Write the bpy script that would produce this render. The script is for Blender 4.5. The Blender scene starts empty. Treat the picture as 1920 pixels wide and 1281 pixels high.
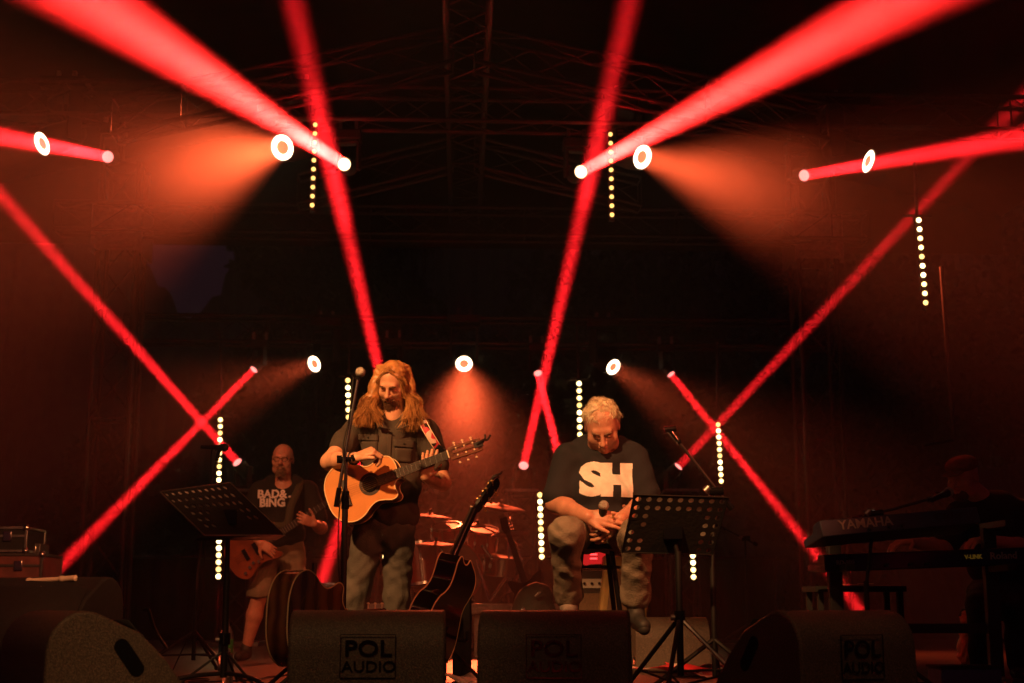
import bpy, bmesh, math, random
import numpy as np
from mathutils import Vector, Matrix, Euler
from mathutils.bvhtree import BVHTree
random.seed(7); RN = np.random.RandomState(7)
SC = bpy.context.scene; COL = SC.collection
V = Vector; R = math.radians; PI = math.pi

# ------------------------------------------------------------------ camera, world, exposure
cam_d = bpy.data.cameras.new('camera'); CAM = bpy.data.objects.new('camera', cam_d); COL.objects.link(CAM); SC.camera = CAM
cam_d.lens = 50; cam_d.sensor_width = 36; cam_d.clip_end = 400
CAM.location = (-.243, 0, .42); CAM.rotation_euler = (R(90 + 10.5), 0, R(-2.8))
cam_d.dof.use_dof = True; cam_d.dof.focus_distance = 7.6; cam_d.dof.aperture_fstop = 2.8
world = bpy.data.worlds.new('World'); SC.world = world; world.use_nodes = True
wn = world.node_tree; wbg = wn.nodes['Background']
wbg.inputs[0].default_value = (.30, .12, .25, 1); wbg.inputs[1].default_value = .024      # last light of dusk
SC.view_settings.view_transform = 'Standard'; SC.view_settings.look = 'None'
SC.view_settings.exposure = 0; SC.view_settings.gamma = 1
SC.cycles.use_denoising = True; SC.cycles.use_adaptive_sampling = False; SC.cycles.volume_bounces = 0; SC.cycles.max_bounces = 5
SC.cycles.transparent_max_bounces = 24
CM = CAM.rotation_euler.to_matrix(); CL = V(CAM.location)
def at(px, py, Y):                     # the point at depth Y seen at this place of the 1920 wide photograph
    d = CM @ V(((px - 960) / 2667, -(py - 640.5) / 2667, -1)); return CL + d * (Y / d.y)

# ------------------------------------------------------------------ materials
def nt(name):
    m = bpy.data.materials.new(name); m.use_nodes = True; return m, m.node_tree, m.node_tree.nodes['Principled BSDF']
def mat(name, col, rough=.6, metal=0., noise=0., nscale=30., bump=0., bscale=80., spec=.5, coat=0., sss=0.):
    m, t, p = nt(name)
    p.inputs['Base Color'].default_value = (*col, 1); p.inputs['Roughness'].default_value = rough
    p.inputs['Metallic'].default_value = metal; p.inputs['Specular IOR Level'].default_value = spec
    p.inputs['Coat Weight'].default_value = coat
    if sss: p.inputs['Subsurface Weight'].default_value = sss; p.inputs['Subsurface Radius'].default_value = (.01, .004, .002)
    tc = t.nodes.new('ShaderNodeTexCoord')
    if noise:
        n = t.nodes.new('ShaderNodeTexNoise'); n.inputs['Scale'].default_value = nscale; n.inputs['Detail'].default_value = 6
        r = t.nodes.new('ShaderNodeValToRGB'); e = r.color_ramp.elements
        e[0].position = .3; e[1].position = .7
        e[0].color = (*[c * (1 - noise) for c in col], 1); e[1].color = (*[min(1, c * (1 + noise)) for c in col], 1)
        t.links.new(tc.outputs['Object'], n.inputs['Vector']); t.links.new(n.outputs['Fac'], r.inputs['Fac'])
        t.links.new(r.outputs['Color'], p.inputs['Base Color'])
    if bump:
        n = t.nodes.new('ShaderNodeTexNoise'); n.inputs['Scale'].default_value = bscale; n.inputs['Detail'].default_value = 4
        b = t.nodes.new('ShaderNodeBump'); b.inputs['Strength'].default_value = bump; b.inputs['Distance'].default_value = .01
        t.links.new(tc.outputs['Object'], n.inputs['Vector']); t.links.new(n.outputs['Fac'], b.inputs['Height'])
        t.links.new(b.outputs['Normal'], p.inputs['Normal'])
    return m
def emis(name, col, s, sample=False):
    m, t, p = nt(name)
    p.inputs['Base Color'].default_value = (.02, .02, .02, 1)
    p.inputs['Emission Color'].default_value = (*col, 1); p.inputs['Emission Strength'].default_value = s
    if not sample: m.cycles.emission_sampling = 'NONE'
    return m
M = dict(
    black=mat('black_metal', (.009, .008, .008), .5, 0, .3, 40),
    gloss=mat('black_gloss', (.006, .006, .006), .12, 0, coat=.6),
    matte=mat('black_matte', (.008, .0075, .0075), .8, 0, .3, 20, .2, 60),
    cloth=mat('black_cloth', (.016, .013, .013), .95, 0, .35, 6, .4, 90),
    chrome=mat('chrome', (.55, .53, .5), .22, 1.),
    steel=mat('worn_steel', (.3, .29, .28), .38, .9, .25, 30),
    alu=mat('truss_aluminium', (.075, .068, .068), .5, .7, .2, 25),
    gold=mat('gold_metal', (.75, .5, .18), .28, 1.),
    brass=mat('cymbal_bronze', (.10, .03, .02), .7, .4, .15, 60),
    spruce=mat('guitar_top_wood', (.52, .215, .06), .3, 0, .06, 14, coat=.4),
    binding=mat('cream_binding', (.75, .55, .32), .4),
    rosew=mat('rosewood', (.02, .011, .008), .6, 0, .4, 60),
    mahog=mat('mahogany', (.13, .045, .02), .3, 0, .3, 20, coat=.5),
    ivory=mat('ivory_plastic', (.75, .66, .48), .4, 0),
    skin=mat('skin', (.56, .30, .19), .48, 0, .1, 30, .12, 220, sss=.12),
    skinb=mat('ruddy_skin', (.56, .27, .18), .45, 0, .12, 24, .12, 220, sss=.12),
    shirt=mat('charcoal_work_shirt', (.045, .034, .026), .85, 0, .25, 9, .35, 260),
    tee=mat('navy_tee', (.012, .012, .017), .9, 0, .2, 9, .35, 200),
    teeb=mat('black_tee', (.010, .008, .007), .9, 0, .2, 9, .35, 200),
    jeans=mat('faded_jeans', (.05, .046, .04), .85, 0, .5, 6, .5, 130),
    khaki=mat('stone_jeans', (.22, .18, .135), .85, 0, .3, 7, .5, 130),
    shorts=mat('khaki_shorts', (.21, .17, .11), .9, 0, .25, 9, .5, 120),
    print=mat('white_print', (.8, .76, .72), .8, 0, .08, 40),
    hairb=mat('long_brown_hair', (.38, .18, .06), .42, 0, .45, 25),
    hairg=mat('grey_blond_hair', (.82, .70, .48), .5, 0, .25, 60),
    beard=mat('dark_beard', (.11, .05, .022), .7, 0, .4, 60),
    beardg=mat('greying_beard', (.22, .13, .08), .7, 0, .4, 60),
    shoe=mat('dark_shoe', (.03, .028, .026), .6, 0, .3, 30),
    sneaker=mat('grey_canvas', (.2, .17, .15), .8, 0, .3, 30),
    rubber=mat('white_rubber', (.5, .42, .35), .6),
    wood=mat('wood', (.2, .09, .04), .5, 0, .3, 20),
    amp=mat('amp_cloth', (.1, .06, .035), .9, 0, .3, 80),
    yellow=mat('tweed_panel', (.23, .15, .05), .8, 0, .25, 12),
    grille=mat('mic_grille', (.5, .46, .4), .45, .7, .3, 400, .6, 500),
    red=mat('red_drum_shell', (.20, .012, .01), .25, 0, .2, 10, coat=.5),
    case=mat('flight_case_panel', (.12, .035, .03), .6, 0, .3, 12),
    paper=mat('white_paper', (.75, .7, .64), .8, 0, .08, 20), score=mat('translucent_paper', (.8, .76, .7), .8),
    redpap=mat('red_printed_paper', (.6, .03, .03), .7),
    blue=mat('navy_keyboard_shell', (.03, .045, .085), .5, 0, .2, 30),
    ink=mat('dull_silver_ink', (.35, .33, .3), .6),
    purple=mat('blue_crate', (.05, .04, .2), .6, 0, .3, 30),
    leaf=mat('leaves', (.05, .075, .03), .7, 0, .5, 3),
    bark=mat('bark', (.07, .05, .035), .9, 0, .4, 8, .5, 20),
)
def creased(m, scale=6., strength=.55, stretch=(1.6, 1.2, .55)):     # sharp wandering creases over a garment
    t = m.node_tree; p = t.nodes['Principled BSDF']; tc = t.nodes.new('ShaderNodeTexCoord'); mp = t.nodes.new('ShaderNodeMapping'); mp.inputs['Scale'].default_value = stretch
    mp.inputs['Rotation'].default_value = (.3, .5, .2); n = t.nodes.new('ShaderNodeTexNoise'); n.noise_type = 'RIDGED_MULTIFRACTAL'; n.inputs['Scale'].default_value = scale; n.inputs['Detail'].default_value = 3; n.inputs['Distortion'].default_value = .8
    b = t.nodes.new('ShaderNodeBump'); b.inputs['Strength'].default_value = strength; b.inputs['Distance'].default_value = .02
    old = p.inputs['Normal'].links[0].from_socket if p.inputs['Normal'].links else None
    t.links.new(tc.outputs['Object'], mp.inputs[0]); t.links.new(mp.outputs[0], n.inputs['Vector']); t.links.new(n.outputs['Fac'], b.inputs['Height'])
    if old: t.links.new(old, b.inputs['Normal'])
    t.links.new(b.outputs[0], p.inputs['Normal'])
for k_, s_ in (('shirt', 6), ('tee', 4.5), ('teeb', 4.5), ('jeans', 6), ('khaki', 5.5), ('shorts', 5.5)): creased(M[k_], s_)
for k_, c_ in (('hairb2', (.60, .32, .12)), ('hairb3', (.17, .075, .028))): M[k_] = mat('long_brown_hair_tone', c_, .4, 0, .3, 40)
for k_, c_ in (('hairg2', (.95, .85, .62)), ('hairg3', (.42, .30, .17))): M[k_] = mat('grey_hair_tone', c_, .45, 0, .3, 40)
def wedge_mat():
    m, t, p = nt('textured_speaker_paint')
    p.inputs['Roughness'].default_value = .55
    tc = t.nodes.new('ShaderNodeTexCoord'); n = t.nodes.new('ShaderNodeTexNoise')
    n.inputs['Scale'].default_value = 210; n.inputs['Detail'].default_value = 3
    r = t.nodes.new('ShaderNodeValToRGB'); e = r.color_ramp.elements
    e[0].position = .42; e[0].color = (.030, .023, .019, 1); e[1].position = .72; e[1].color = (.16, .12, .09, 1)
    b = t.nodes.new('ShaderNodeBump'); b.inputs['Strength'].default_value = .7; b.inputs['Distance'].default_value = .004
    t.links.new(tc.outputs['Object'], n.inputs['Vector']); t.links.new(n.outputs['Fac'], r.inputs['Fac'])
    t.links.new(r.outputs['Color'], p.inputs['Base Color']); t.links.new(n.outputs['Fac'], b.inputs['Height'])
    t.links.new(b.outputs['Normal'], p.inputs['Normal']); return m
M['wedge'] = wedge_mat()
def floor_mat():
    m, t, p = nt('stage_boards')
    tc = t.nodes.new('ShaderNodeTexCoord'); br = t.nodes.new('ShaderNodeTexBrick')
    br.inputs['Scale'].default_value = 1; br.inputs['Brick Width'].default_value = 2.; br.inputs['Row Height'].default_value = 1.
    br.inputs['Mortar Size'].default_value = .008
    br.inputs['Color1'].default_value = (.085, .05, .035, 1); br.inputs['Color2'].default_value = (.06, .036, .026, 1); br.inputs['Mortar'].default_value = (.01, .008, .008, 1)
    n = t.nodes.new('ShaderNodeTexNoise'); n.inputs['Scale'].default_value = 3.5; n.inputs['Detail'].default_value = 9; n.inputs['Roughness'].default_value = .7
    mx = t.nodes.new('ShaderNodeMix'); mx.data_type = 'RGBA'; mx.blend_type = 'MULTIPLY'; mx.inputs[0].default_value = .85
    rr = t.nodes.new('ShaderNodeValToRGB'); rr.color_ramp.elements[0].position = .35; rr.color_ramp.elements[1].position = .65
    rr.color_ramp.elements[0].color = (.4, .4, .4, 1)
    t.links.new(tc.outputs['Object'], br.inputs['Vector']); t.links.new(tc.outputs['Object'], n.inputs['Vector'])
    t.links.new(n.outputs['Fac'], rr.inputs['Fac']); t.links.new(br.outputs['Color'], mx.inputs[6]); t.links.new(rr.outputs['Color'], mx.inputs[7])
    t.links.new(mx.outputs[2], p.inputs['Base Color'])
    ro = t.nodes.new('ShaderNodeMapRange'); ro.inputs[3].default_value = .3; ro.inputs[4].default_value = .6
    t.links.new(n.outputs['Fac'], ro.inputs[0]); t.links.new(ro.outputs[0], p.inputs['Roughness']); return m
M['floor'] = floor_mat()
def sunburst_mat():
    m, t, p = nt('sunburst_lacquer'); p.inputs['Roughness'].default_value = .22; p.inputs['Coat Weight'].default_value = .6
    tc = t.nodes.new('ShaderNodeTexCoord'); n = t.nodes.new('ShaderNodeTexWave'); n.inputs['Scale'].default_value = 6; n.inputs['Distortion'].default_value = 3
    r = t.nodes.new('ShaderNodeValToRGB'); r.color_ramp.elements[0].color = (.07, .022, .01, 1); r.color_ramp.elements[1].color = (.20, .08, .03, 1)
    t.links.new(tc.outputs['Object'], n.inputs['Vector']); t.links.new(n.outputs['Fac'], r.inputs['Fac']); t.links.new(r.outputs['Color'], p.inputs['Base Color']); return m
M['burst'] = sunburst_mat()
_t = M['score'].node_tree; _tr = _t.nodes.new('ShaderNodeBsdfTranslucent'); _tr.inputs[0].default_value = (.8, .7, .6, 1); _mx = _t.nodes.new('ShaderNodeMixShader'); _mx.inputs[0].default_value = .5
_t.links.new(_t.nodes['Principled BSDF'].outputs[0], _mx.inputs[1]); _t.links.new(_tr.outputs[0], _mx.inputs[2]); _t.links.new(_mx.outputs[0], _t.nodes['Material Output'].inputs[0])
M['lamp'] = emis('warm_lamp_glow', (1, .66, .22), 5.5)
M['lamp2'] = emis('warm_lamp_glow_bright', (1, .72, .30), 8.); M['lamp3'] = emis('warm_lamp_glow_low', (1, .58, .16), 3.4)
M['lampdim'] = emis('warm_lamp_glow_dim', (1, .55, .14), 2.6)
M['ring'] = emis('white_led_ring', (1, .72, .45), 9.)
M['core'] = emis('orange_led_core', (1, .22, .10), 1.1)
M['corelamp'] = emis('orange_led_dots', (1, .33, .12), 1.6)
M['beamlens'] = emis('pink_white_lens', (1, .26, .22), 2.2)
M['hotlens'] = emis('hot_white_lens', (1, .7, .35), 5)
M['redled'] = emis('red_led', (1, .03, .03), 6)
M['redglow'] = emis('red_lamp_glow', (1, .015, .02), .5)
M['screen'] = emis('yellow_glow_ink', (1, .5, .05), .05)  # faint glow given to printed lettering

# ------------------------------------------------------------------ mesh helpers
def frame(d, up=V((0, 0, 1))):
    z = V(d).normalized(); u = V(up)
    if abs(z.dot(u)) > .98: u = V((0, 1, 0))
    x = u.cross(z).normalized(); y = z.cross(x); return Matrix((x, y, z)).transposed()
class MB:
    def __init__(s): s.v = []; s.f = []; s.m = []; s.mi = 0
    def add(s, vs, fs):
        b = len(s.v); s.v += [V(a) for a in vs]; s.f += [[b + i for i in f] for f in fs]; s.m += [s.mi] * len(fs); return s
    def box(s, c, size, rot=None):
        a, b, d = [q / 2 for q in size]; rot = rot or Matrix.Identity(3); c = V(c)
        vs = [c + rot @ V((x * a, y * b, z * d)) for x in (-1, 1) for y in (-1, 1) for z in (-1, 1)]
        return s.add(vs, [(0, 1, 3, 2), (4, 6, 7, 5), (0, 4, 5, 1), (2, 3, 7, 6), (0, 2, 6, 4), (1, 5, 7, 3)])
    def bar(s, p0, p1, w, h=None):
        p0, p1 = V(p0), V(p1); return s.box((p0 + p1) / 2, (w, h or w, (p1 - p0).length), frame(p1 - p0))
    def cyl(s, p0, p1, r0, r1=None, n=12, caps=True):
        p0, p1 = V(p0), V(p1); r1 = r0 if r1 is None else r1; F = frame(p1 - p0)
        vs = []
        for p, r in ((p0, r0), (p1, r1)):
            for i in range(n): a = 2 * PI * i / n; vs.append(p + F @ V((math.cos(a) * r, math.sin(a) * r, 0)))
        fs = [(i, (i + 1) % n, n + (i + 1) % n, n + i) for i in range(n)]
        if caps: fs += [tuple(range(n))[::-1], tuple(range(n, 2 * n))]
        return s.add(vs, fs)
    def tube(s, pts, r, n=6, taper=None):
        pts = [V(p) for p in pts]; vs = []; fs = []; k = len(pts)
        up = V((0, 0, 1))
        for i, p in enumerate(pts):
            d = (pts[min(i + 1, k - 1)] - pts[max(i - 1, 0)])
            if d.length < 1e-9: d = V((0, 0, 1))
            F = frame(d, V((.31, .77, .2)))
            rr = r if taper is None else r * taper(i / (k - 1))
            for j in range(n): a = 2 * PI * j / n; vs.append(p + F @ V((math.cos(a) * rr, math.sin(a) * rr, 0)))
        for i in range(k - 1):
            for j in range(n): fs.append((i * n + j, i * n + (j + 1) % n, (i + 1) * n + (j + 1) % n, (i + 1) * n + j))
        fs += [tuple(range(n))[::-1], tuple(range((k - 1) * n, k * n))]
        return s.add(vs, fs)
    def lathe(s, prof, o, d, n=24):            # prof: (radius, height) pairs along direction d from o
        F = frame(d); o = V(o); vs = []; fs = []; k = len(prof)
        for r, h in prof:
            for j in range(n): a = 2 * PI * j / n; vs.append(o + F @ V((math.cos(a) * r, math.sin(a) * r, h)))
        for i in range(k - 1):
            for j in range(n): fs.append((i * n + j, i * n + (j + 1) % n, (i + 1) * n + (j + 1) % n, (i + 1) * n + j))
        return s.add(vs, fs)
    def ball(s, c, r, n=12, sc=(1, 1, 1), rot=None):
        rot = rot or Matrix.Identity(3); c = V(c); vs = []; fs = []; m = n // 2
        for i in range(m + 1):
            t = PI * i / m
            for j in range(n):
                a = 2 * PI * j / n; vs.append(c + rot @ V((r * sc[0] * math.sin(t) * math.cos(a), r * sc[1] * math.sin(t) * math.sin(a), r * sc[2] * math.cos(t))))
        for i in range(m):
            for j in range(n): fs.append((i * n + j, (i + 1) * n + j, (i + 1) * n + (j + 1) % n, i * n + (j + 1) % n))
        return s.add(vs, fs)
    def prism(s, outline, h0, h1, T):          # outline (x,y) swept from h0 to h1 along z of the 4x4 T
        n = len(outline); vs = [T @ V((x, y, h)) for h in (h0, h1) for x, y in outline]
        return s.add(vs, [(i, (i + 1) % n, n + (i + 1) % n, n + i) for i in range(n)] + [tuple(range(n))[::-1], tuple(range(n, 2 * n))])
    def build(s, name, m, parent=None, bevel=0, smooth=True, seg=2, solid=0, sub=0):
        me = bpy.data.meshes.new(name)
        inv = parent_world(parent).inverted() if parent else Matrix.Identity(4)
        me.from_pydata([inv @ a for a in s.v], [], s.f)
        for mm in (m if isinstance(m, (list, tuple)) else [m]): me.materials.append(mm)
        if max(s.m or [0]): me.polygons.foreach_set('material_index', s.m)
        bm = bmesh.new(); bm.from_mesh(me); bmesh.ops.remove_doubles(bm, verts=bm.verts, dist=1e-6)
        bmesh.ops.recalc_face_normals(bm, faces=bm.faces); bm.to_mesh(me); bm.free()
        if smooth:
            me.polygons.foreach_set('use_smooth', [True] * len(me.polygons)); me.set_sharp_from_angle(angle=R(38))
        o = bpy.data.objects.new(name, me); COL.objects.link(o); o.parent = parent
        if bevel:
            b = o.modifiers.new('bevel', 'BEVEL'); b.width = bevel; b.segments = seg; b.limit_method = 'ANGLE'
        if solid: b = o.modifiers.new('solid', 'SOLIDIFY'); b.thickness = solid; b.offset = 0
        if sub: b = o.modifiers.new('sub', 'SUBSURF'); b.levels = sub; b.render_levels = sub
        return o
def parent_world(p):
    m = Matrix.Identity(4)
    while p: m = p.matrix_basis @ m; p = p.parent
    return m
def tag(o, label=None, cat=None, group=None, kind=None):
    if label: o['label'] = label
    if cat: o['category'] = cat
    if group: o['group'] = group
    if kind: o['kind'] = kind
    return o
def thing(name, loc, label, cat, group=None):
    o = bpy.data.objects.new(name, None); o.empty_display_size = .1; COL.objects.link(o); o.location = V(loc); return tag(o, label, cat, group)
def smoothpts(pts, n=8):
    pts = [V(p) for p in pts]; out = []
    for i in range(len(pts) - 1):
        p0, p1, p2, p3 = pts[max(i - 1, 0)], pts[i], pts[i + 1], pts[min(i + 2, len(pts) - 1)]
        for j in range(n):
            t = j / n; out.append(.5 * ((2 * p1) + (p2 - p0) * t + (2 * p0 - 5 * p1 + 4 * p2 - p3) * t * t + (3 * p1 - p0 - 3 * p2 + p3) * t ** 3))
    return out + [pts[-1]]
def text_flat(body, size, bold=0., ext=.0, sx=1.):
    c = bpy.data.curves.new('txt', 'FONT'); c.body = body; c.size = size; c.align_x = 'CENTER'; c.align_y = 'CENTER'; c.offset = bold; c.extrude = ext; c.resolution_u = 3
    o = bpy.data.objects.new('txt', c); COL.objects.link(o); dg = bpy.context.evaluated_depsgraph_get()
    me = bpy.data.meshes.new_from_object(o.evaluated_get(dg)); vs = [V((v.co.x * sx, v.co.y, v.co.z)) for v in me.vertices]; fs = [list(p.vertices) for p in me.polygons]
    bpy.data.objects.remove(o); bpy.data.curves.remove(c); bpy.data.meshes.remove(me); return vs, fs
def add_text(mb, body, size, T, bold=0., sx=1.):      # thin raised lettering, T: x right, y up, z out of the surface
    vs, fs = text_flat(body, size, bold, .0012, sx); mb.add([T @ v for v in vs], fs)
def project_text(items, target, ox, oz, name, m, parent, step=.0022, off=.0025):
    # printed lettering lying on a garment: fine cells inside the glyphs dropped along +y onto the cloth
    lv = []; lf = []
    for body, size, bold, dx, dz, sx, sh in items:
        vs, fs = text_flat(body, size, bold, 0, sx); b = len(lv); lv += [V((v.x + dx + sh * v.y, v.y + dz, 0)) for v in vs]; lf += [[b + i for i in f] for f in fs]
    bv = BVHTree.FromPolygons(lv, lf); x0 = min(v.x for v in lv); x1 = max(v.x for v in lv); y0 = min(v.y for v in lv); y1 = max(v.y for v in lv)
    me = target.data; W = parent_world(target); tb = BVHTree.FromPolygons([W @ v.co for v in me.vertices], [list(p.vertices) for p in me.polygons])
    nx = int((x1 - x0) / step) + 1; ny = int((y1 - y0) / step) + 1; mb = MB(); idx = {}
    def vert(i, j):
        if (i, j) not in idx:
            h = tb.ray_cast(V((ox + x0 + i * step, 0, oz + y0 + j * step)), V((0, 1, 0)))
            if h[0] is None: idx[i, j] = None
            else: mb.v.append(h[0] + V((0, -off, 0))); idx[i, j] = len(mb.v) - 1
        return idx[i, j]
    for i in range(nx):
        for j in range(ny):
            if bv.ray_cast(V((x0 + (i + .5) * step, y0 + (j + .5) * step, 1)), V((0, 0, -1)))[0] is None: continue
            q = [vert(i, j), vert(i + 1, j), vert(i + 1, j + 1), vert(i, j + 1)]
            if None in q: continue
            ys = [mb.v[k].y for k in q]
            if max(ys) - min(ys) > .03: continue
            mb.f.append(q); mb.m.append(0)
    return mb.build(name, m, parent)

# ------------------------------------------------------------------ SDF figures (one continuous skin from blended shapes)
class SDF:
    def __init__(s): s.p = []
    def cap(s, a, b, ra, rb=None, k=.02, op=1): s.p.append(('c', V(a), V(b), ra, ra if rb is None else rb, k, op)); return s
    def ell(s, c, r, rot=None, k=.02, op=1): s.p.append(('e', V(c), tuple(r), rot or Matrix.Identity(3), k, op)); return s
    def cut(s, p, n): s.p.append(('h', V(p), V(n).normalized())); return s      # removes the side n points to, for everything so far
    def mesh(s, h, folds=0., fs=9., seed=0.):
        lo = np.full(3, 1e9); hi = -lo
        for q in s.p:
            if q[0] == 'c' and q[6] > 0:
                for a, r in ((q[1], q[3]), (q[2], q[4])): lo = np.minimum(lo, np.array(a) - r); hi = np.maximum(hi, np.array(a) + r)
            if q[0] == 'e' and q[5] > 0: lo = np.minimum(lo, np.array(q[1]) - max(q[2])); hi = np.maximum(hi, np.array(q[1]) + max(q[2]))
        lo -= 3 * h + folds; hi += 3 * h + folds; N = np.ceil((hi - lo) / h).astype(int) + 1
        D = np.full(N, .08, np.float32); ax = [lo[i] + h * np.arange(N[i]) for i in range(3)]
        for q in s.p:
            if q[0] == 'h':
                X = (ax[0][:, None, None] - q[1][0]) * q[2][0] + (ax[1][None, :, None] - q[1][1]) * q[2][1] + (ax[2][None, None, :] - q[1][2]) * q[2][2]
                near = D; D = np.maximum(near, X.astype(np.float32)); continue
            if q[0] == 'c': _, a, b, ra, rb, k, op = q; m = .05 + k; l = [min(a[i] - ra, b[i] - rb) - m for i in range(3)]; u = [max(a[i] + ra, b[i] + rb) + m for i in range(3)]
            else: _, c, r, rot, k, op = q; m = .05 + k + max(r); l = [c[i] - m for i in range(3)]; u = [c[i] + m for i in range(3)]
            i0 = [max(0, int((l[i] - lo[i]) / h)) for i in range(3)]; i1 = [min(N[i], int((u[i] - lo[i]) / h) + 2) for i in range(3)]
            if min(i1[i] - i0[i] for i in range(3)) <= 0: continue
            sl = tuple(slice(i0[i], i1[i]) for i in range(3))
            X = ax[0][sl[0]][:, None, None]; Y = ax[1][sl[1]][None, :, None]; Z = ax[2][sl[2]][None, None, :]
            if q[0] == 'c':
                ab = b - a; L = max(ab.dot(ab), 1e-12)
                t = np.clip(((X - a[0]) * ab[0] + (Y - a[1]) * ab[1] + (Z - a[2]) * ab[2]) / L, 0, 1)
                d = np.sqrt((X - a[0] - t * ab[0]) ** 2 + (Y - a[1] - t * ab[1]) ** 2 + (Z - a[2] - t * ab[2]) ** 2) - (ra + (rb - ra) * t)
            else:
                P = [X - c[0], Y - c[1], Z - c[2]]; Q = [sum(P[j] * rot[j][i] for j in range(3)) for i in range(3)]
                k0 = np.sqrt(sum((Q[i] / r[i]) ** 2 for i in range(3))) + 1e-9; k1 = np.sqrt(sum((Q[i] / r[i] ** 2) ** 2 for i in range(3))) + 1e-9
                d = k0 * (k0 - 1) / k1
            d = d.astype(np.float32); A = D[sl]
            if op < 0: d = -d; hh = np.maximum(k - np.abs(A - d), 0) / max(k, 1e-6); D[sl] = np.maximum(A, d) + hh * hh * k / 4
            else: hh = np.maximum(k - np.abs(A - d), 0) / max(k, 1e-6); D[sl] = np.minimum(A, d) - hh * hh * k / 4
        if folds:
            X = ax[0][:, None, None]; Y = ax[1][None, :, None]; Z = ax[2][None, None, :]
            w = 1.3 * np.sin(X * fs * .9 + Z * fs * .55 + seed) + 1.1 * np.sin(Y * fs * 1.1 - Z * fs * .8 + seed * 2)
            nz = np.sin(Z * fs * 2.1 + X * fs * 1.2 + 1.6 * w + seed) * .55 + np.sin(Z * fs * 3.9 - X * fs * 3.1 + 1.2 * w + Y * fs) * .3 + np.sin(X * fs * 4.3 + Y * fs * 3 + w * 1.7) * .25
            D += (folds * nz).astype(np.float32)
        ins = D < 0
        c = np.zeros(N - 1, np.int8)
        for i in (0, 1):
            for j in (0, 1):
                for k in (0, 1): c += ins[i:N[0] - 1 + i, j:N[1] - 1 + j, k:N[2] - 1 + k]
        mix = (c > 0) & (c < 8); I = np.argwhere(mix); idx = np.full(N - 1, -1, np.int64); idx[mix] = np.arange(len(I))
        cor = np.array([(i, j, k) for i in (0, 1) for j in (0, 1) for k in (0, 1)]); val = np.stack([D[tuple((I + o).T)] for o in cor], 1)
        acc = np.zeros((len(I), 3)); cnt = np.zeros(len(I))
        for a in range(8):
            for b in range(a + 1, 8):
                if np.abs(cor[a] - cor[b]).sum() != 1: continue
                va, vb = val[:, a], val[:, b]; mk = (va < 0) != (vb < 0); t = np.where(mk, va / np.where(mk, va - vb, 1), 0)
                acc += mk[:, None] * (cor[a] + t[:, None] * (cor[b] - cor[a])); cnt += mk
        P = lo + h * (I + acc / cnt[:, None]); F = []
        for axi in range(3):
            s0 = [slice(None)] * 3; s1 = [slice(None)] * 3; s0[axi] = slice(0, N[axi] - 1); s1[axi] = slice(1, N[axi])
            E = ins[tuple(s0)] != ins[tuple(s1)]; o1, o2 = [(1, 2), (2, 0), (0, 1)][axi]
            e = np.argwhere(E); e = e[(e[:, o1] > 0) & (e[:, o2] > 0) & (e[:, o1] < N[o1] - 1) & (e[:, o2] < N[o2] - 1)]
            d1 = np.zeros(3, int); d1[o1] = 1; d2 = np.zeros(3, int); d2[o2] = 1
            q = np.stack([idx[tuple((e - d1 - d2).T)], idx[tuple((e - d2).T)], idx[tuple(e.T)], idx[tuple((e - d1).T)]], 1)
            fl = ~ins[tuple(e.T)]; q[fl] = q[fl][:, ::-1]; F.append(q)
        return P, np.concatenate(F)
    def build(s, name, m, parent, h=.006, folds=0., fs=9., seed=0., smooth=1):
        P, F = s.mesh(h, folds, fs, seed); inv = parent_world(parent).inverted(); P = P + np.array(inv.translation)
        me = bpy.data.meshes.new(name); me.vertices.add(len(P)); me.vertices.foreach_set('co', P.astype(np.float32).ravel())
        me.loops.add(len(F) * 4); me.loops.foreach_set('vertex_index', F.astype(np.int32).ravel())
        me.polygons.add(len(F)); me.polygons.foreach_set('loop_start', np.arange(0, len(F) * 4, 4, dtype=np.int32))
        me.update(calc_edges=True); me.validate(); me.polygons.foreach_set('use_smooth', np.ones(len(me.polygons), bool)); me.materials.append(m)
        o = bpy.data.objects.new(name, me); COL.objects.link(o); o.parent = parent
        return o
def head(S, c, rot, s=1., fat=1.):
    def L(*p): return V(c) + rot @ (V(p) * s)
    def E(p, r, k=.02, op=1, rr=None): S.ell(L(*p), [a * s for a in r], rot @ (rr or Matrix.Identity(3)), k, op)
    E((0, .012, .035), (.077, .096, .086), .01); E((0, -.03, -.025), (.064 * fat, .068, .082), .03)
    S.cap(L(-.036 * fat, -.03, -.08), L(.036 * fat, -.03, -.08), .032 * s * fat, k=.03); E((0, -.07, -.098), (.024, .022, .02), .02)
    for q in (-1, 1): E((q * .044 * fat, -.062, -.028), (.022, .022, .024), .02)
    S.cap(L(-.034, -.082, .024), L(.034, -.082, .024), .0115 * s, k=.02)
    for q in (-1, 1): E((q * .031, -.107, -.001), (.021, .022, .0145), .012, -1)
    for q in (-1, 1): E((q * .031, -.080, .0), (.0145, .0135, .0115), .003)
    S.cap(L(0, -.094, .01), L(0, -.117, -.03), .0085 * s, .013 * s, k=.008)
    for q in (-1, 1): E((q * .014, -.104, -.034), (.0085, .011, .0085), .005)
    E((0, -.096, -.058), (.024, .012, .0055), .006); E((0, -.094, -.070), (.021, .012, .006), .006)
    for q in (-1, 1):
        E((q * .079, .012, -.002), (.009, .02, .032), .006); E((q * .086, .006, .0), (.006, .011, .02), .003, -1)
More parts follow.
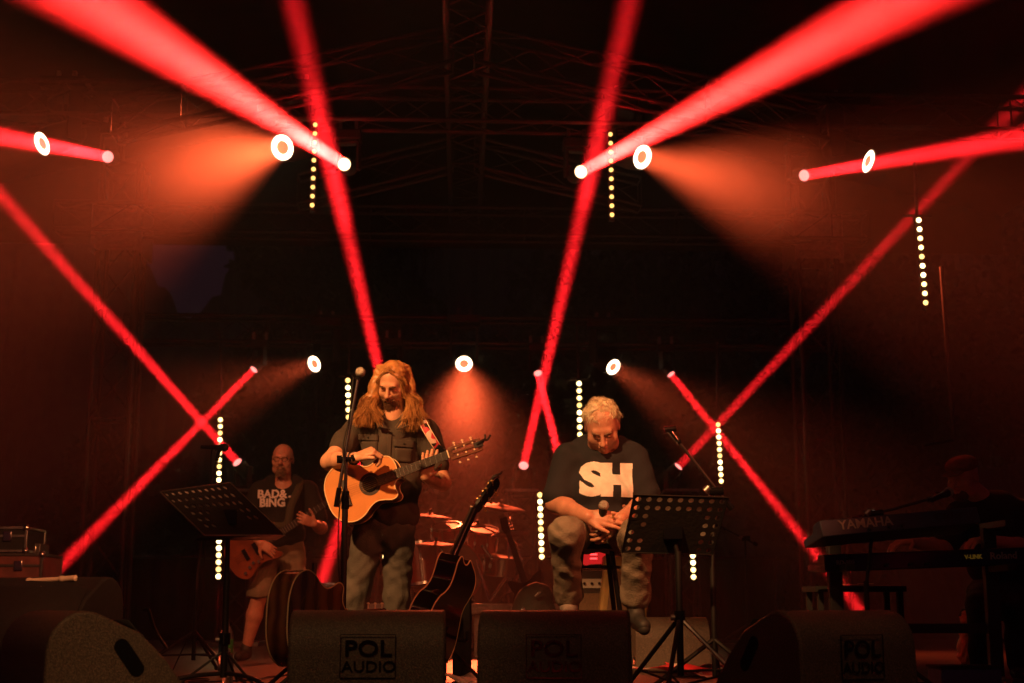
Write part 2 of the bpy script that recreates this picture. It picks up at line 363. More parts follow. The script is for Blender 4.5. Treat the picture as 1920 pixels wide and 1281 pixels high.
def hand(S, w, F, N, side, curls, thumb=(.35, .3), s=1., spread=.06, k=.003):
    # w wrist, F finger direction, N palm normal (fingers curl towards it), side +1/-1: where the thumb is along F x N
    F = V(F).normalized(); N = V(N); N = (N - F * N.dot(F)).normalized(); T = F.cross(N).normalized() * side; w = V(w)
    S.ell(w + F * .052 * s, (.05 * s, .038 * s, .0165 * s), Matrix((F, T, N)).transposed(), k=.012)
    for i, o in enumerate((.030, .010, -.010, -.029)):
        kn = w + F * (.088 - .004 * abs(i - 1)) * s + T * o * s; S.cap(w + T * o * .6 * s, kn, .015 * s, .0115 * s, k=.008)
        ln = (.043, .047, .044, .034)[i] * s; a = 0; p = kn; D0 = (F + T * (spread * (1.4 - i))).normalized(); r = (.0098, .0102, .0096, .0086)[i] * s
        c = curls[i] if isinstance(curls[i], (tuple, list)) else (curls[i],) * 3
        for j, (fr, cc) in enumerate(zip((1, .62, .5), c)):
            a += cc; d = D0 * math.cos(a) + N * math.sin(a); q = p + d * ln * fr; S.cap(p, q, r * (1 - .07 * j), r * (.93 - .07 * j), k=k if j else .006); p = q
    p = w + F * .02 * s + T * .026 * s; a, b = thumb; d = (T * math.cos(a) + F * math.sin(a) * 1.2 + N * b).normalized()
    q = p + d * .036 * s; S.cap(p, q, .0165 * s, .012 * s, k=.01); d = (d + F * .7 + N * .25).normalized(); r_ = q + d * .03 * s; S.cap(q, r_, .0115 * s, .0105 * s, k=.003)
    d = (d + F * .3 + N * .35).normalized(); S.cap(r_, r_ + d * .024 * s, .0105 * s, .0085 * s, k=.002)

# ------------------------------------------------------------------ setting: ground, stage deck, roof, trees behind
mb = MB(); mb.add([(-150, -60, -1.22), (150, -60, -1.22), (150, 160, -1.22), (-150, 160, -1.22)], [(0, 1, 2, 3)])
tag(mb.build('ground', mat('dark_turf', (.02, .025, .012), .95, 0, .5, .8)), kind='structure')
mb = MB(); mb.box((0, 11.3, -.6), (14, 13.4, 1.2)); tag(mb.build('stage_floor', M['floor'], bevel=.01), kind='structure')
FR, MT, BT = 12., 15., 16.3       # depths of the three trusses

mb = MB()     # stage canopy: a shallow gable of dark sheeting with a straight valance at the back
for sx in (-1, 1):
    mb.add([(0, 3.4, 7.0), (sx * 7, 3.4, 5.4), (sx * 7, 17.6, 5.4), (0, 17.6, 7.0), (0, 3.4, 7.06), (sx * 7, 3.4, 5.46), (sx * 7, 17.6, 5.46), (0, 17.6, 7.06)],
           [(0, 1, 2, 3), (4, 5, 6, 7), (0, 1, 5, 4), (3, 2, 6, 7), (1, 2, 6, 5)])
canopy = thing('stage_canopy', (0, 17.6, 4.6), 'dark sheeting roof over the whole stage, pitched to a ridge above the trusses', 'canopy')
mb.build('roof_sheet', M['cloth'], canopy)
mb = MB(); zb = at(900, 466, 17.6).z
mb.add([(-7, 17.6, zb), (7, 17.6, zb), (7, 17.6, 5.46), (0, 17.6, 7.06), (-7, 17.6, 5.46)], [(0, 1, 2, 3, 4)]); mb.build('back_valance', M['cloth'], canopy, solid=.02)
def dark_bank():  # added dark mass, shaped to shut out the sky glow beyond the trees
    pts = [(-700, 380), (-200, 400), (150, 430), (255, 470), (300, 535), (352, 600), (400, 560), (432, 500), (480, 430), (900, 400), (1500, 380), (2700, 360)]
    mb = MB(); vs = []; n = 260; rs = np.random.RandomState(4)
    xs = [p[0] for p in pts]; ys = [p[1] for p in pts]
    for i in range(n + 1):
        px = -700 + 3400 * i / n; py = np.interp(px, xs, ys) + rs.uniform(-12, 12); top = at(px, py, 46.)
        for k, (f, dy) in enumerate(((0, -6), (.35, -2.2), (.7, -.8), (1, 0), (.9, 3), (0, 12))): vs.append((top.x, 46 + dy + rs.uniform(-.3, .3), -1.3 + (top.z + 1.3) * f))
    mb.add(vs, [(6 * i + k, 6 * i + 6 + k, 6 * i + 7 + k, 6 * i + k + 1) for i in range(n) for k in range(5)]); tag(mb.build('added_dark_bank', M['leaf']), kind='structure')
dark_bank()

def tree(loc, h, w, seed, lab, n=9000):
    rs = np.random.RandomState(seed); t = thing('tree', loc, lab, 'tree', 'trees in the dark beyond the stage'); b = V(loc)
    mb = MB(); mb.cyl(b, b + V((.1, 0, h * .55)), .28, .12, 10)
    cl = []
    for i in range(26):
        a = rs.rand() * 6.28; z = h * (.10 + .82 * rs.rand() ** .8); rr = w * (1 - abs(z / h - .55) * 1.2) * (.3 + .6 * rs.rand()); c = b + V((math.cos(a) * rr, math.sin(a) * rr * .7, z)); cl.append((c, w * (.28 + .25 * rs.rand())))
        mb.cyl(b + V((.05, 0, z * .55)), c, .06, .02, 6)
    mb.build('trunk', M['bark'], t)
    mb = MB(); vs = []; fs = []
    for i in range(n):
        c, r = cl[rs.randint(len(cl))]; d = rs.normal(size=3); d /= np.linalg.norm(d); p = np.array(c) + d * r * rs.rand() ** .45 * np.array((1, .8, .8))
        u = rs.normal(size=3); u /= np.linalg.norm(u); v = np.cross(u, rs.normal(size=3)); v /= np.linalg.norm(v); s = .11 + .12 * rs.rand(); k = len(vs)
        vs += [V(p - u * s), V(p + v * s * .45), V(p + u * s), V(p - v * s * .45)]; fs.append((k, k + 1, k + 2, k + 3))
    mb.add(vs, fs)
    me = mb.build('crown', M['leaf'], t, smooth=False); return t
TR = [(-12.6, 27, 7.5, 2.4, 'tall dark tree beyond the stage, left of the strip of dusk sky'), (-2.6, 26, 8.3, 2.0, 'dark leafy tree right of the strip of dusk sky'),
      (-7.3, 31, 4.0, 2.3, 'low tree whose crown closes the foot of the dusk sky'), (-.6, 27, 9.2, 2.9, 'dark tree behind the middle of the stage'), (3.6, 27, 9.5, 3.1, 'dark tree behind the seated man'),
      (8, 28, 9.4, 3.2, 'dark tree behind the right hand tower'), (12.8, 28, 9.2, 3.3, 'dark tree beyond the keyboard player'), (-17, 27, 8.5, 3.3, 'dark tree at the far left beyond the flight cases')]
for i, (x, y, h, w, lab) in enumerate(TR): tree((x, y, -1.2), h + 1.2, w, 11 + i, lab, 14000)

# ------------------------------------------------------------------ trusses
def box_truss(mb, p0, p1, a, b, r=.022, step=.5, rb=.007, faces=(0, 1, 2, 3)):
    p0, p1 = V(p0), V(p1); L = (p1 - p0).length; n = max(1, round(L / step)); c = [a * i + b * j for i, j in ((-.5, -.5), (.5, -.5), (.5, .5), (-.5, .5))]
    for q in c: mb.cyl(p0 + q, p1 + q, r, n=8)
    for f in faces:
        q0, q1 = c[f], c[(f + 1) % 4]
        for i in range(n):
            A = p0.lerp(p1, i / n); B = p0.lerp(p1, (i + 1) / n)
            if i % 2: q0_, q1_ = q1, q0
            else: q0_, q1_ = q0, q1
            mb.cyl(A + q0_, B + q1_, rb, n=5)
            if i % 4 == 0: mb.cyl(A + q0, A + q1, rb, n=5)
        mb.cyl(p1 + q0, p1 + q1, rb, n=5)
X = V((1, 0, 0)); Yv = V((0, 1, 0)); Z = V((0, 0, 1))
def htruss(xa, xb, y, z, a, lab):
    mb = MB(); box_truss(mb, (xa, y, z), (xb, y, z), Yv * a, Z * a, step=.42)
    tag(mb.build('lighting_truss', M['alu']), lab, 'truss', 'horizontal lighting trusses')
zf = at(870, 206, FR).z; htruss(-5.2, 5.2, FR, zf, .3, 'front lighting truss spanning the stage, the brightest and highest one')
zm = at(870, 420, MT).z; htruss(-4.4, 4.4, MT, zm, .3, 'middle lighting truss crossing under the canopy, four faint bars')
zb2 = at(870, 624, BT).z; htruss(-3.9, 4.3, BT, zb2, .3, 'rear lighting truss low over the drum kit, in front of the trees')
mb = MB(); box_truss(mb, at(878, -60, 9.) + V((0, 0, .2)), at(872, 425, 16.) + V((0, 0, .2)), X * .33, Z * .3, step=.4, r=.022)
tag(mb.build('ridge_truss', M['alu']), 'ladder like truss running back along the ridge of the canopy', 'truss')
def rafter(x0, y0, x1, y1, Y, lab):
    mb = MB(); p, q = at(x0, y0, Y), at(x1, y1, Y); up = V((0, 0, 1)); box_truss(mb, p, q, Yv * .25, up * .3, step=.5, r=.02)
    tag(mb.build('rafter_truss', M['alu']), lab, 'truss', 'sloping roof trusses')
rafter(850, 92, 215, 226, 10.8, 'sloping roof truss falling from the ridge to the left')
rafter(890, 92, 1545, 237, 10.8, 'sloping roof truss falling from the ridge to the right')
rafter(850, 290, 560, 360, 14, 'second sloping roof truss further back, left half')
rafter(890, 290, 1200, 365, 14, 'second sloping roof truss further back, right half')
def tower(px, Y, w, lab, ztop):
    b = at(px, 1100, Y); mb = MB(); t = thing('truss_tower', (b.x, Y, 0), lab, 'tower', 'tall truss towers at the back corners')
    box_truss(mb, (b.x, Y, .12), (b.x, Y, ztop), X * w, Yv * w, r=.026, step=.55, rb=.012); mb.build('tower_truss', M['alu'], t)
    mb = MB(); mb.box((b.x, Y, .06), (w + .3, w + .3, .1)); mb.build('base_plate', M['black'], t, .01)
    mb = MB(); z = ztop - .75
    for s in (-1, 1): mb.box((b.x + s * (w / 2 + .05), Y, z), (.03, w + .16, .55)); mb.box((b.x, Y + s * (w / 2 + .05), z), (w + .12, .03, .5))
    for s in (-1, 1): mb.cyl((b.x - w / 2, Y - w / 2 - .06, z + s * .2), (b.x + w / 2, Y - w / 2 - .06, z + s * .2), .035)
    mb.build('sleeve_block', M['steel'], t, .006)
    mb = MB(); mb.cyl((b.x + w * .5, Y - w / 2 - .03, .1), (b.x + w * .42, Y - w / 2 - .03, ztop), .012, n=6); mb.cyl((b.x + w * .62, Y - .1, .1), (b.x + w * .5, Y - .1, ztop), .012, n=6); mb.build('cable', M['matte'], t)
tower(196, 15.4, .42, 'truss tower behind the flight cases, beside the dusk sky', 5.2)
tower(1548, 15.4, .42, 'truss tower behind the keyboards, on the far side from the dusk sky', 5.2)
def short_tower(px, pyt, Y, lab, w=.3):
    t_ = at(px, pyt, Y); t = thing('truss_stub', (t_.x, Y, 0), lab, 'truss', 'short floor standing trusses')
    mb = MB(); box_truss(mb, (t_.x, Y, .05), (t_.x, Y, t_.z), X * w, Yv * w, r=.02, step=.34, rb=.008); mb.build('stub_truss', M['alu'], t)
    mb = MB(); mb.box((t_.x, Y, .025), (.6, .6, .05)); mb.build('base_plate', M['steel'], t, .005); mb = MB(); mb.box((t_.x, Y, t_.z + .02), (w + .06, w + .06, .03)); mb.build('top_plate', M['steel'], t, .005)
short_tower(977, 925, 15.3, 'short upright truss between the drum kit and the seated man')
short_tower(446, 925, 15.3, 'short upright truss behind the left music stand and bass player')
short_tower(736, 925, 15.3, 'short upright truss hidden behind the long haired singer')
short_tower(1276, 925, 15.3, 'short upright truss behind the right music stand')

# black skirting with a grey rail along the back
mb = MB(); za = at(800, 1045, 16.9).z; t = thing('back_barrier', (0, 16.9, 0), 'long black draped barrier with a grey top rail along the back of the stage', 'barrier')
vs = []; fs = []; n = 240
for i in range(n + 1):
    x = -3.9 + 7.6 * i / n
    for z in (.02, za - .02): vs.append((x, 16.93 + .025 * math.sin(i * .9) + .01 * math.sin(i * 2.3), z))
mb.add(vs, [(2 * i, 2 * i + 2, 2 * i + 3, 2 * i + 1) for i in range(n)]); mb.build('black_drape', M['cloth'], t, solid=.004)
mb = MB(); mb.cyl((-3.9, 16.88, za), (3.7, 16.88, za), .016)
for x in (-3.9, -1.4, 1.1, 3.7): mb.cyl((x, 16.88, 0), (x, 16.88, za), .016)
mb.build('rail', M['alu'], t)

# drum riser
RZ = .43; t = thing('drum_riser', (.2, 13, 0), 'low drum platform edged with a ribbed aluminium strip', 'riser')
mb = MB(); x0 = at(690, 1137, 12).x; x1 = at(1100, 1137, 12).x
mb.box(((x0 + x1) / 2, 13.3, RZ - .04), (x1 - x0 - .01, 2.58, .06)); mb.build('deck', M['cloth'], t)
mb = MB(); mb.box(((x0 + x1) / 2, 12, RZ - .04), (x1 - x0, .03, .085))
for k in (-.028, 0, .028): mb.box(((x0 + x1) / 2, 11.982, RZ - .04 + k), (x1 - x0, .012, .012))
mb.build('edge_strip', M['steel'], t, .002)
for x in (x0 + .1, (x0 + x1) / 2, x1 - .1):
    for y in (12.1, 14.4): mb = MB(); mb.box((x, y, .17), (.05, .05, .34)); mb.build('leg', M['steel'], t)

# ------------------------------------------------------------------ stage lights (each with its own real light)
def fixture_light(name, src, d, power, col, radius, spread, parent):
    l = bpy.data.lights.new(name, 'AREA'); l.shape = 'DISK'; l.size = 2 * radius; l.spread = R(spread); l.energy = power; l.color = col
    o = bpy.data.objects.new(name, l); COL.objects.link(o); o.parent = parent
    o.matrix_basis = parent_world(parent).inverted() @ (Matrix.Translation(src) @ V(d).to_track_quat('-Z', 'Y').to_matrix().to_4x4()); return o
def moving_head(name, src, d, rad, lab, cat, group, floor=False):
    # lens at src looking along d; base above (hanging) or below (floor)
    src = V(src); d = V(d).normalized(); s = rad / .06; s = min(s, 1.7); L = .26 * s
    piv = src - d * L * .6; up = -1 if floor else 1
    t = thing(name, piv + V((0, 0, up * (.26 * s + .1))), lab, cat, group)
    ax = V((0, 0, 1)).cross(d); ax = ax.normalized() if ax.length > .05 else V((1, 0, 0))
    mb = MB(); mb.lathe([(0, -L * .55), (rad * .8, -L * .5), (rad * 1.35, -L * .3), (rad * 1.45, L * .2), (rad * 1.3, L * .55), (rad * 1.15, L * .6), (rad * 1.06, L * .56), (rad * 1.04, L * .5)], piv, d, 20); mb.build('head', M['black'], t)
    mb = MB()
    for k in (-1, 1): mb.box(piv + ax * k * rad * 1.75 + V((0, 0, up * .1 * s)), (.03, .09 * s, .27 * s), Matrix((ax, V((0, 0, 1)).cross(ax), V((0, 0, 1)))).transposed())
    mb.box(piv + V((0, 0, up * .235 * s)), (rad * 3.8, .1 * s, .03), Matrix((ax, V((0, 0, 1)).cross(ax), V((0, 0, 1)))).transposed()); mb.build('yoke', M['black'], t, .008)
    mb = MB(); mb.box(piv + V((0, 0, up * (.30 * s))), (.26 * s, .2 * s, .09)); mb.build('base', M['black'], t, .01)
    if not floor:
        c = piv + V((0, 0, .3 * s + .04))
        for k in (-1, 1): mb = MB(); mb.box(c + V((k * .07, 0, .05)), (.03, .05, .1)); mb.build('clamp', M['steel'], t)
    return t, piv, L
def beam(px, py, Y, qx, qy, QY, lab, power, rad=.085, spread=3.2, floor=False, hot=False, col=(1, .011, .015)):
    s = at(px, py, Y); d = (at(qx, qy, QY) - s).normalized()
    t, piv, L = moving_head('beam_light', s, d, rad, lab, 'stage light', 'narrow beam moving lights', floor)
    mb = MB(); mb.lathe([(0, .006), (rad * .6, .003), (rad, 0)], s - d * .012, d, 24); mb.build('lens', M['hotlens'] if hot else M['beamlens'], t)
    fixture_light('beam_lamp', s, d, power, (1, .017, .014) if hot else col, rad * .93, spread, t)
BF, BB = 340, 165
beam(645, 308, FR, 168, 0, 6.6, 'beam light on the front truss throwing the broad red shaft to upper left', BF, .055, 3.3, hot=True)
beam(1090, 322, FR, 1712, -12, 6.6, 'beam light on the front truss throwing the broad red shaft to upper right', BF, .055, 3.3, hot=True)
beam(201, 294, FR, 0, 256, 9.8, 'beam light on the front truss, leftmost, its short red shaft leaving the picture', BB * .55, .05, 2.6)
beam(1509, 329, FR, 1920, 258, 9.0, 'beam light on the front truss, rightmost, its red shaft leaving the picture', BB * .55, .05, 2.6)
beam(475, 694, BT - .3, 110, 1065, 14.2, 'beam light on the rear truss above the left music stand, pointing down left', BB * .8, .045, 2.0)
beam(1259, 703, BT - .3, 1502, 1005, 14.8, 'beam light on the rear truss above the boom microphone, pointing down right', BB * .8, .045, 2.0)
beam(731, 700, BT - .3, 600, 1100, 14.8, 'beam light on the rear truss hidden behind the long haired singer', BB, .05, 2.8)
beam(1009, 701, BT - .3, 1052, 872, 15, 'beam light on the rear truss between the drum kit and the seated man', BB * .8, .045, 2.0)
beam(444, 866, 15.3, -30, 330, 12.3, 'floor beam light beside the bass player, shooting up left', BB * .75, .05, 1.9, True)
beam(752, 872, 15.3, 540, -40, 9.4, 'floor beam light hidden behind the long haired singer, shooting up', BB * .34, .052, 1.7, True)
beam(982, 872, 15.3, 1186, -20, 9.4, 'floor beam light on the stub truss right of the drum kit, shooting up', BB * .3, .05, 1.6, True)
beam(1273, 874, 15.3, 1960, 140, 12.3, 'floor beam light behind the boom microphone, shooting up right', BB * .6, .05, 1.8, True)

def wash(px, py, Y, d, power, rad, spread, lab):
    s = at(px, py, Y); d = V(d).normalized(); t, piv, L = moving_head('wash_light', s, d, rad * .86, lab, 'stage light', 'round wash moving lights')
    F = frame(d); o = s - d * .02
    mb = MB(); mb.lathe([(rad * .52, 0), (rad * .52, .008), (rad, .008), (rad, 0)], o, d, 28); mb.build('led_ring', M['ring'], t)
    mb = MB(); mb.lathe([(0, .002), (rad * .5, .002)], o, d, 24); mb.build('lens_core', M['core'], t)
    mb = MB()
    for rr, n in ((0, 1), (.19, 6), (.36, 12)):
        for i in range(n): a = 2 * PI * i / n; mb.ball(o + F @ V((math.cos(a) * rr * rad, math.sin(a) * rr * rad, .004)), rad * .05, 6)
    mb.build('led_dots', M['corelamp'], t)
    mb = MB()
    for i in range(18): a = 2 * PI * (i + .5) / 18; mb.ball(o + F @ V((math.cos(a) * rad * .97, math.sin(a) * rad * .97, .004)), rad * .06, 8)
    mb.build('led_rim', M['ring'], t)
    fixture_light('wash_lamp', s + d * .015, d, power, (1, .105, .03), rad * .9, spread, t)
WF, WB = 84, 40
wash(77, 270, FR, (-.62, -.66, -.52), WF * .12, .108, 30, 'wash light with a bright ring on the front truss, leftmost')
wash(528, 277, FR, (-.42, -.84, -.40), WF * 1.15, .118, 42, 'wash light with a bright ring under the upper left red shaft')
wash(1206, 295, FR, (.56, -.76, -.42), WF * .85, .112, 40, 'wash light with a bright ring under the upper right red shaft')
wash(1630, 303, FR, (.78, -.66, -.50), WF * .06, .108, 30, 'wash light with a bright ring on the front truss, rightmost')
wash(588, 683, BT - .3, (-.55, -.72, -.36), WB * .6, .098, 36, 'wash light with a bright ring above the bald bass player')
wash(870, 683, BT - .3, (0, -.85, -.52), WB * 1., .10, 38, 'wash light with a bright ring over the drum kit, its cone straight down')
wash(1151, 689, BT - .3, (.46, -.72, -.48), WB * .6, .098, 36, 'wash light with a bright ring above the seated man')

def led_bar(x0, y0, x1, y1, Y, lab, n=10, pole=None, r=.021, dim=False):
    a, b = at(x0, y0, Y), at(x1, y1, Y); sp = (b - a) / (n - 1); t = thing('led_bar', a.lerp(b, .5), lab, 'LED bar', 'vertical bars of ten warm lamps')
    mb = MB(); mb.bar(a - sp * .6 + V((0, .05, 0)), b + sp * .6 + V((0, .05, 0)), .05, .06); mb.build('housing', M['black'], t, .004)
    for i in range(n):
        p = a + sp * i; mb = MB(); mb.lathe([(0, .012), (r * .6, .01), (r, 0), (r * .9, -.02)], p + V((0, .012, 0)), V((.1, -1, -.1)), 14); mb.build('lamp', M['lampdim'] if dim else M[('lamp', 'lamp2', 'lamp3')[(i * 7 + int(x0)) % 5 % 3]], t)
    if pole:
        q = at(pole[0], pole[1], Y + .05); mb = MB(); mb.cyl(a - sp * .6 + V((0, .05, 0)), q, .014, n=8); c = a - sp * .6 + V((0, .05, 0)); mb.cyl(c - V((.12, 0, 0)), c + V((.12, 0, 0)), .012, n=6); mb.build('hanging_pipe', M['alu'], t)
led_bar(591, 233, 585, 384, FR, 'LED bar hanging beside the upper left red shaft', pole=(591, 205), r=.019, dim=True)
led_bar(1145, 251, 1148, 402, FR, 'LED bar hanging beside the upper right red shaft', pole=(1145, 210), r=.019, dim=True)
led_bar(1724, 412, 1737, 567, 11, 'LED bar hanging from the orange lit pipe at the right', pole=(1715, 305), r=.02)
led_bar(652, 713, 654, 838, BT - .6, 'LED bar partly hidden behind the long hair of the singer', pole=(657, 610), r=.026)
led_bar(1086, 719, 1088, 842, BT - .6, 'LED bar reaching down behind the shoulder of the seated man', pole=(1081, 605), r=.026)
led_bar(413, 787, 410, 900, BT - .6, 'LED bar above the left music stand', pole=(412, 625), r=.024)
led_bar(1347, 796, 1353, 902, BT - .6, 'LED bar over the right music stand where two red shafts cross', pole=(1345, 640), r=.024)
led_bar(1012.5, 928, 1016, 1044, 14.9, 'LED bar standing on the floor beside the knee of the seated man', r=.026)
led_bar(411, 962, 409, 1081, 14.9, 'LED bar standing on the floor under the left music stand', r=.026)
led_bar(1297, 963, 1301, 1082, 14.9, 'LED bar standing on the floor under the right music stand', r=.026)
led_bar(720, 928, 722, 1044, 14.9, 'LED bar on the floor hidden behind the long haired singer', r=.026)
mb = MB(); mb.cyl(at(1765, 500, 10.5), at(1789, 826, 10.5), .018, n=8); mb.cyl(at(1730, 836, 10.5), at(1789, 826, 10.5), .012, n=8)
tag(mb.build('hanging_pipe', M['alu']), 'bare dim pipe hanging above the keyboard player', 'pipe')

# lamps of the rig in front of the stage (outside the picture) that light the players and monitors, plus added fills
def key(name, loc, target, power, col, size, blend, soft=.12):
    l = bpy.data.lights.new(name, 'SPOT'); l.energy = power; l.color = col; l.spot_size = R(size); l.spot_blend = blend; l.shadow_soft_size = soft
    o = bpy.data.objects.new(name, l); COL.objects.link(o); o.location = loc; o.rotation_euler = (V(target) - V(loc)).to_track_quat('-Z', 'Y').to_euler(); return o
key('front_spot', (-4.3, 2.6, 6.0), (-.72, 8.1, 1.2), 5900, (1, .41, .13), 14, .6)
key('front_spot_seated', (-2.2, 1.0, 6.3), (.78, 7.25, .95), 4300, (1, .42, .14), 12.5, .6)
key('side_spot_red', (4.6, 3.0, 4.2), (.1, 7.9, 1.1), 760, (1, .13, .05), 26, .8)
key('bass_spot', (-3.6, 4.6, 5.0), (-1.85, 11.3, 1.1), 1000, (1, .30, .11), 17, .8)
key('front_wash', (.4, -1.5, 4.8), (-.6, 8, .3), 110, (1, .42, .15), 44, .8)
key('monitor_spot', (-1.6, .3, 5.2), (-.85, 5.8, .2), 300, (1, .48, .17), 17, .8)
key('monitor_side_spot', (2.2, -.5, 4.5), (-1.75, 5.2, .2), 620, (1, .40, .13), 13, .8)
key('added_monitor_fill', (2.6, 2.6, 5.6), (1.2, 5.5, .3), 120, (1, .42, .15), 13, .8)  # unseen lamp added to lift the right monitor
key('added_gear_fill', (1.6, .6, 4.6), (-2.7, 8.1, .6), 2300, (1, .30, .11), 14, .8)  # unseen lamp added to brighten the flute and the cases
key('floor_spot', (1.2, 1.5, 5.), (.1, 10.6, 0), 330, (1, .26, .08), 30, .8)

# ------------------------------------------------------------------ floor monitors
def wedge_prof(Hh=.40, Dp=.56):
    pts = [(0, 0), (-.005, .05), (.0, Hh * .6)]
    for i in range(9):
        a = PI - i / 8 * R(118); pts.append((.135 + .135 * math.cos(a), Hh - .15 + .15 * math.sin(a)))
    c = [(.34, Hh * .80), (.44, Hh * .56), (.52, Hh * .30), (Dp, Hh * .12), (Dp, 0)]
    return pts + c
def wedge(loc, rot, w, lab, logo=True, Hh=.40, Dp=.56, mtl='wedge', handle=True, group='textured floor monitors facing the players'):
    t = thing('floor_monitor', loc, lab, 'floor monitor', group); t.rotation_euler = (0, 0, R(rot)); TW = parent_world(t)
    pr = wedge_prof(Hh, Dp); T = TW @ Matrix(((0, 0, 1, 0), (1, 0, 0, 0), (0, 1, 0, 0), (0, 0, 0, 1)))     # profile (depth, height) swept along the width
    mb = MB(); mb.prism(pr, -w / 2, w / 2, T); b = mb.build('cabinet', M[mtl], t, .012, seg=3)
    for s in (-1, 1):
        if handle:
            hx = .30; hz_ = Hh * .58; mb = MB(); n = 10; out = []
            dv = V((.085, -.115)).normalized(); pv = V((-dv.y, dv.x))
            for i in range(2 * n):
                a = PI * i / (n - .0) ; e = dv * (.05 if i < n else -.05)
                out.append((hx + e.x + (dv * math.sin(a if i < n else a) * .0 + dv * .028 * math.cos(PI * (i % n) / (n - 1) - PI / 2) * (1 if i < n else -1) + pv * .028 * math.sin(PI * (i % n) / (n - 1) - PI / 2) * (1 if i < n else -1)).x,
                            hz_ + e.y + (dv * .028 * math.cos(PI * (i % n) / (n - 1) - PI / 2) * (1 if i < n else -1) + pv * .028 * math.sin(PI * (i % n) / (n - 1) - PI / 2) * (1 if i < n else -1)).y))
            mb.prism(out, s * (w / 2 - .004) if s > 0 else -w / 2 - .003, s * (w / 2) + .003 * (1 if s > 0 else 0) + (.004 if s < 0 else 0), T); mb.build('handle', M['gloss'], t)
            mb = MB(); T2 = TW @ Matrix.Translation((s * w / 2, .07, .06)) ; mb.cyl(T2 @ V((-.002, 0, 0)), T2 @ V((.003 * s, 0, 0)), .028, n=18); mb.build('connector_plate', M['gloss'], t)
    mb = MB(); sl = (V((0, .52, Hh * .30)) - V((0, .34, Hh * .80))); mb.add([TW @ V((x, y + .006, z + .006)) for x, y, z in ((-w / 2 + .02, .29, Hh * .90), (w / 2 - .02, .29, Hh * .90), (w / 2 - .02, Dp - .02, Hh * .2), (-w / 2 + .02, Dp - .02, Hh * .2))], [(0, 1, 2, 3)])
    mb.build('front_grille', M['matte'], t, solid=.004)
    if logo:
        Tl = TW @ Matrix.Translation((.005, -.0075, Hh * .56)) @ Matrix.Rotation(R(90), 4, 'X')
        mb = MB(); add_text(mb, 'POL', .088, Tl @ Matrix.Translation((0, .026, 0)), .0012, 1.18); add_text(mb, 'AUDIO', .060, Tl @ Matrix.Translation((.004, -.043, 0)), .0004, 1.12)
        W2, H2 = .108, .082
        for (a, b_, c, d) in ((0, H2, 2 * W2, .003), (0, -H2 - .003, 2 * W2, .003), (-W2, 0, .003, 2 * H2), (W2, 0, .003, 2 * H2)): mb.box(Tl @ V((a, b_, 0)), (c, .004, d), TW.to_3x3())
        mb.build('cut_out_lettering', M['gloss'], t)
    return t
gp = lambda px, Y: V((at(px, 1200, Y).x, Y, 0))
wedge(gp(688, 5.75), 0, .62, 'brown lit floor monitor in front of the long haired singer, its logo clearly readable')
wedge(gp(1036, 5.7), -9, .60, 'dark floor monitor in front of the seated man, faint logo, olive side panel')
wedge(gp(42, 5.5), -60, .66, 'floor monitor at the left edge with a big brown side panel and black handle slot', logo=False)
wedge(gp(1612, 5.55), 27, .60, 'floor monitor at the right, lit along its top, logo half in shadow')
wedge(gp(1262, 9.6), 2, .50, 'smaller plain monitor on the floor behind the right music stand', logo=False, Hh=.34)
wedge(gp(105, 7.6), 160, .78, 'older black monitor with metal corners carrying a pale flute', logo=False, Hh=.56, Dp=.6, mtl='matte', handle=False, group='old black monitors')
# pale recorder flute lying on it
mb = MB(); a, b = at(52, 1090, 7.45), at(158, 1083, 7.3); d = b - a
mb.lathe([(0, 0), (.016, 0), (.018, .01), (.013, .03), (.013, .09), (.012, .2), (.016, .205), (.016, .225), (.0135, .23), (.0145, .27), (.016, .3), (.004, .31)], a, d, 14)
tag(mb.build('flute', M['ivory']), 'cream recorder flute lying on top of the old black monitor', 'flute')
mb = MB(); c = at(108, 1097, 7.4); vs = []
for i in range(9):
    for j in range(6): vs.append(c + V(((i - 4) * .022, (j - 3) * .02, .012 * math.sin(i * 1.9 + j * 2.3) - .02)))
mb.add(vs, [(i * 6 + j, i * 6 + j + 1, i * 6 + j + 7, i * 6 + j + 6) for i in range(8) for j in range(5)])
tag(mb.build('cloth_rag', M['print'], solid=.004), 'crumpled pale rag under the flute', 'rag')

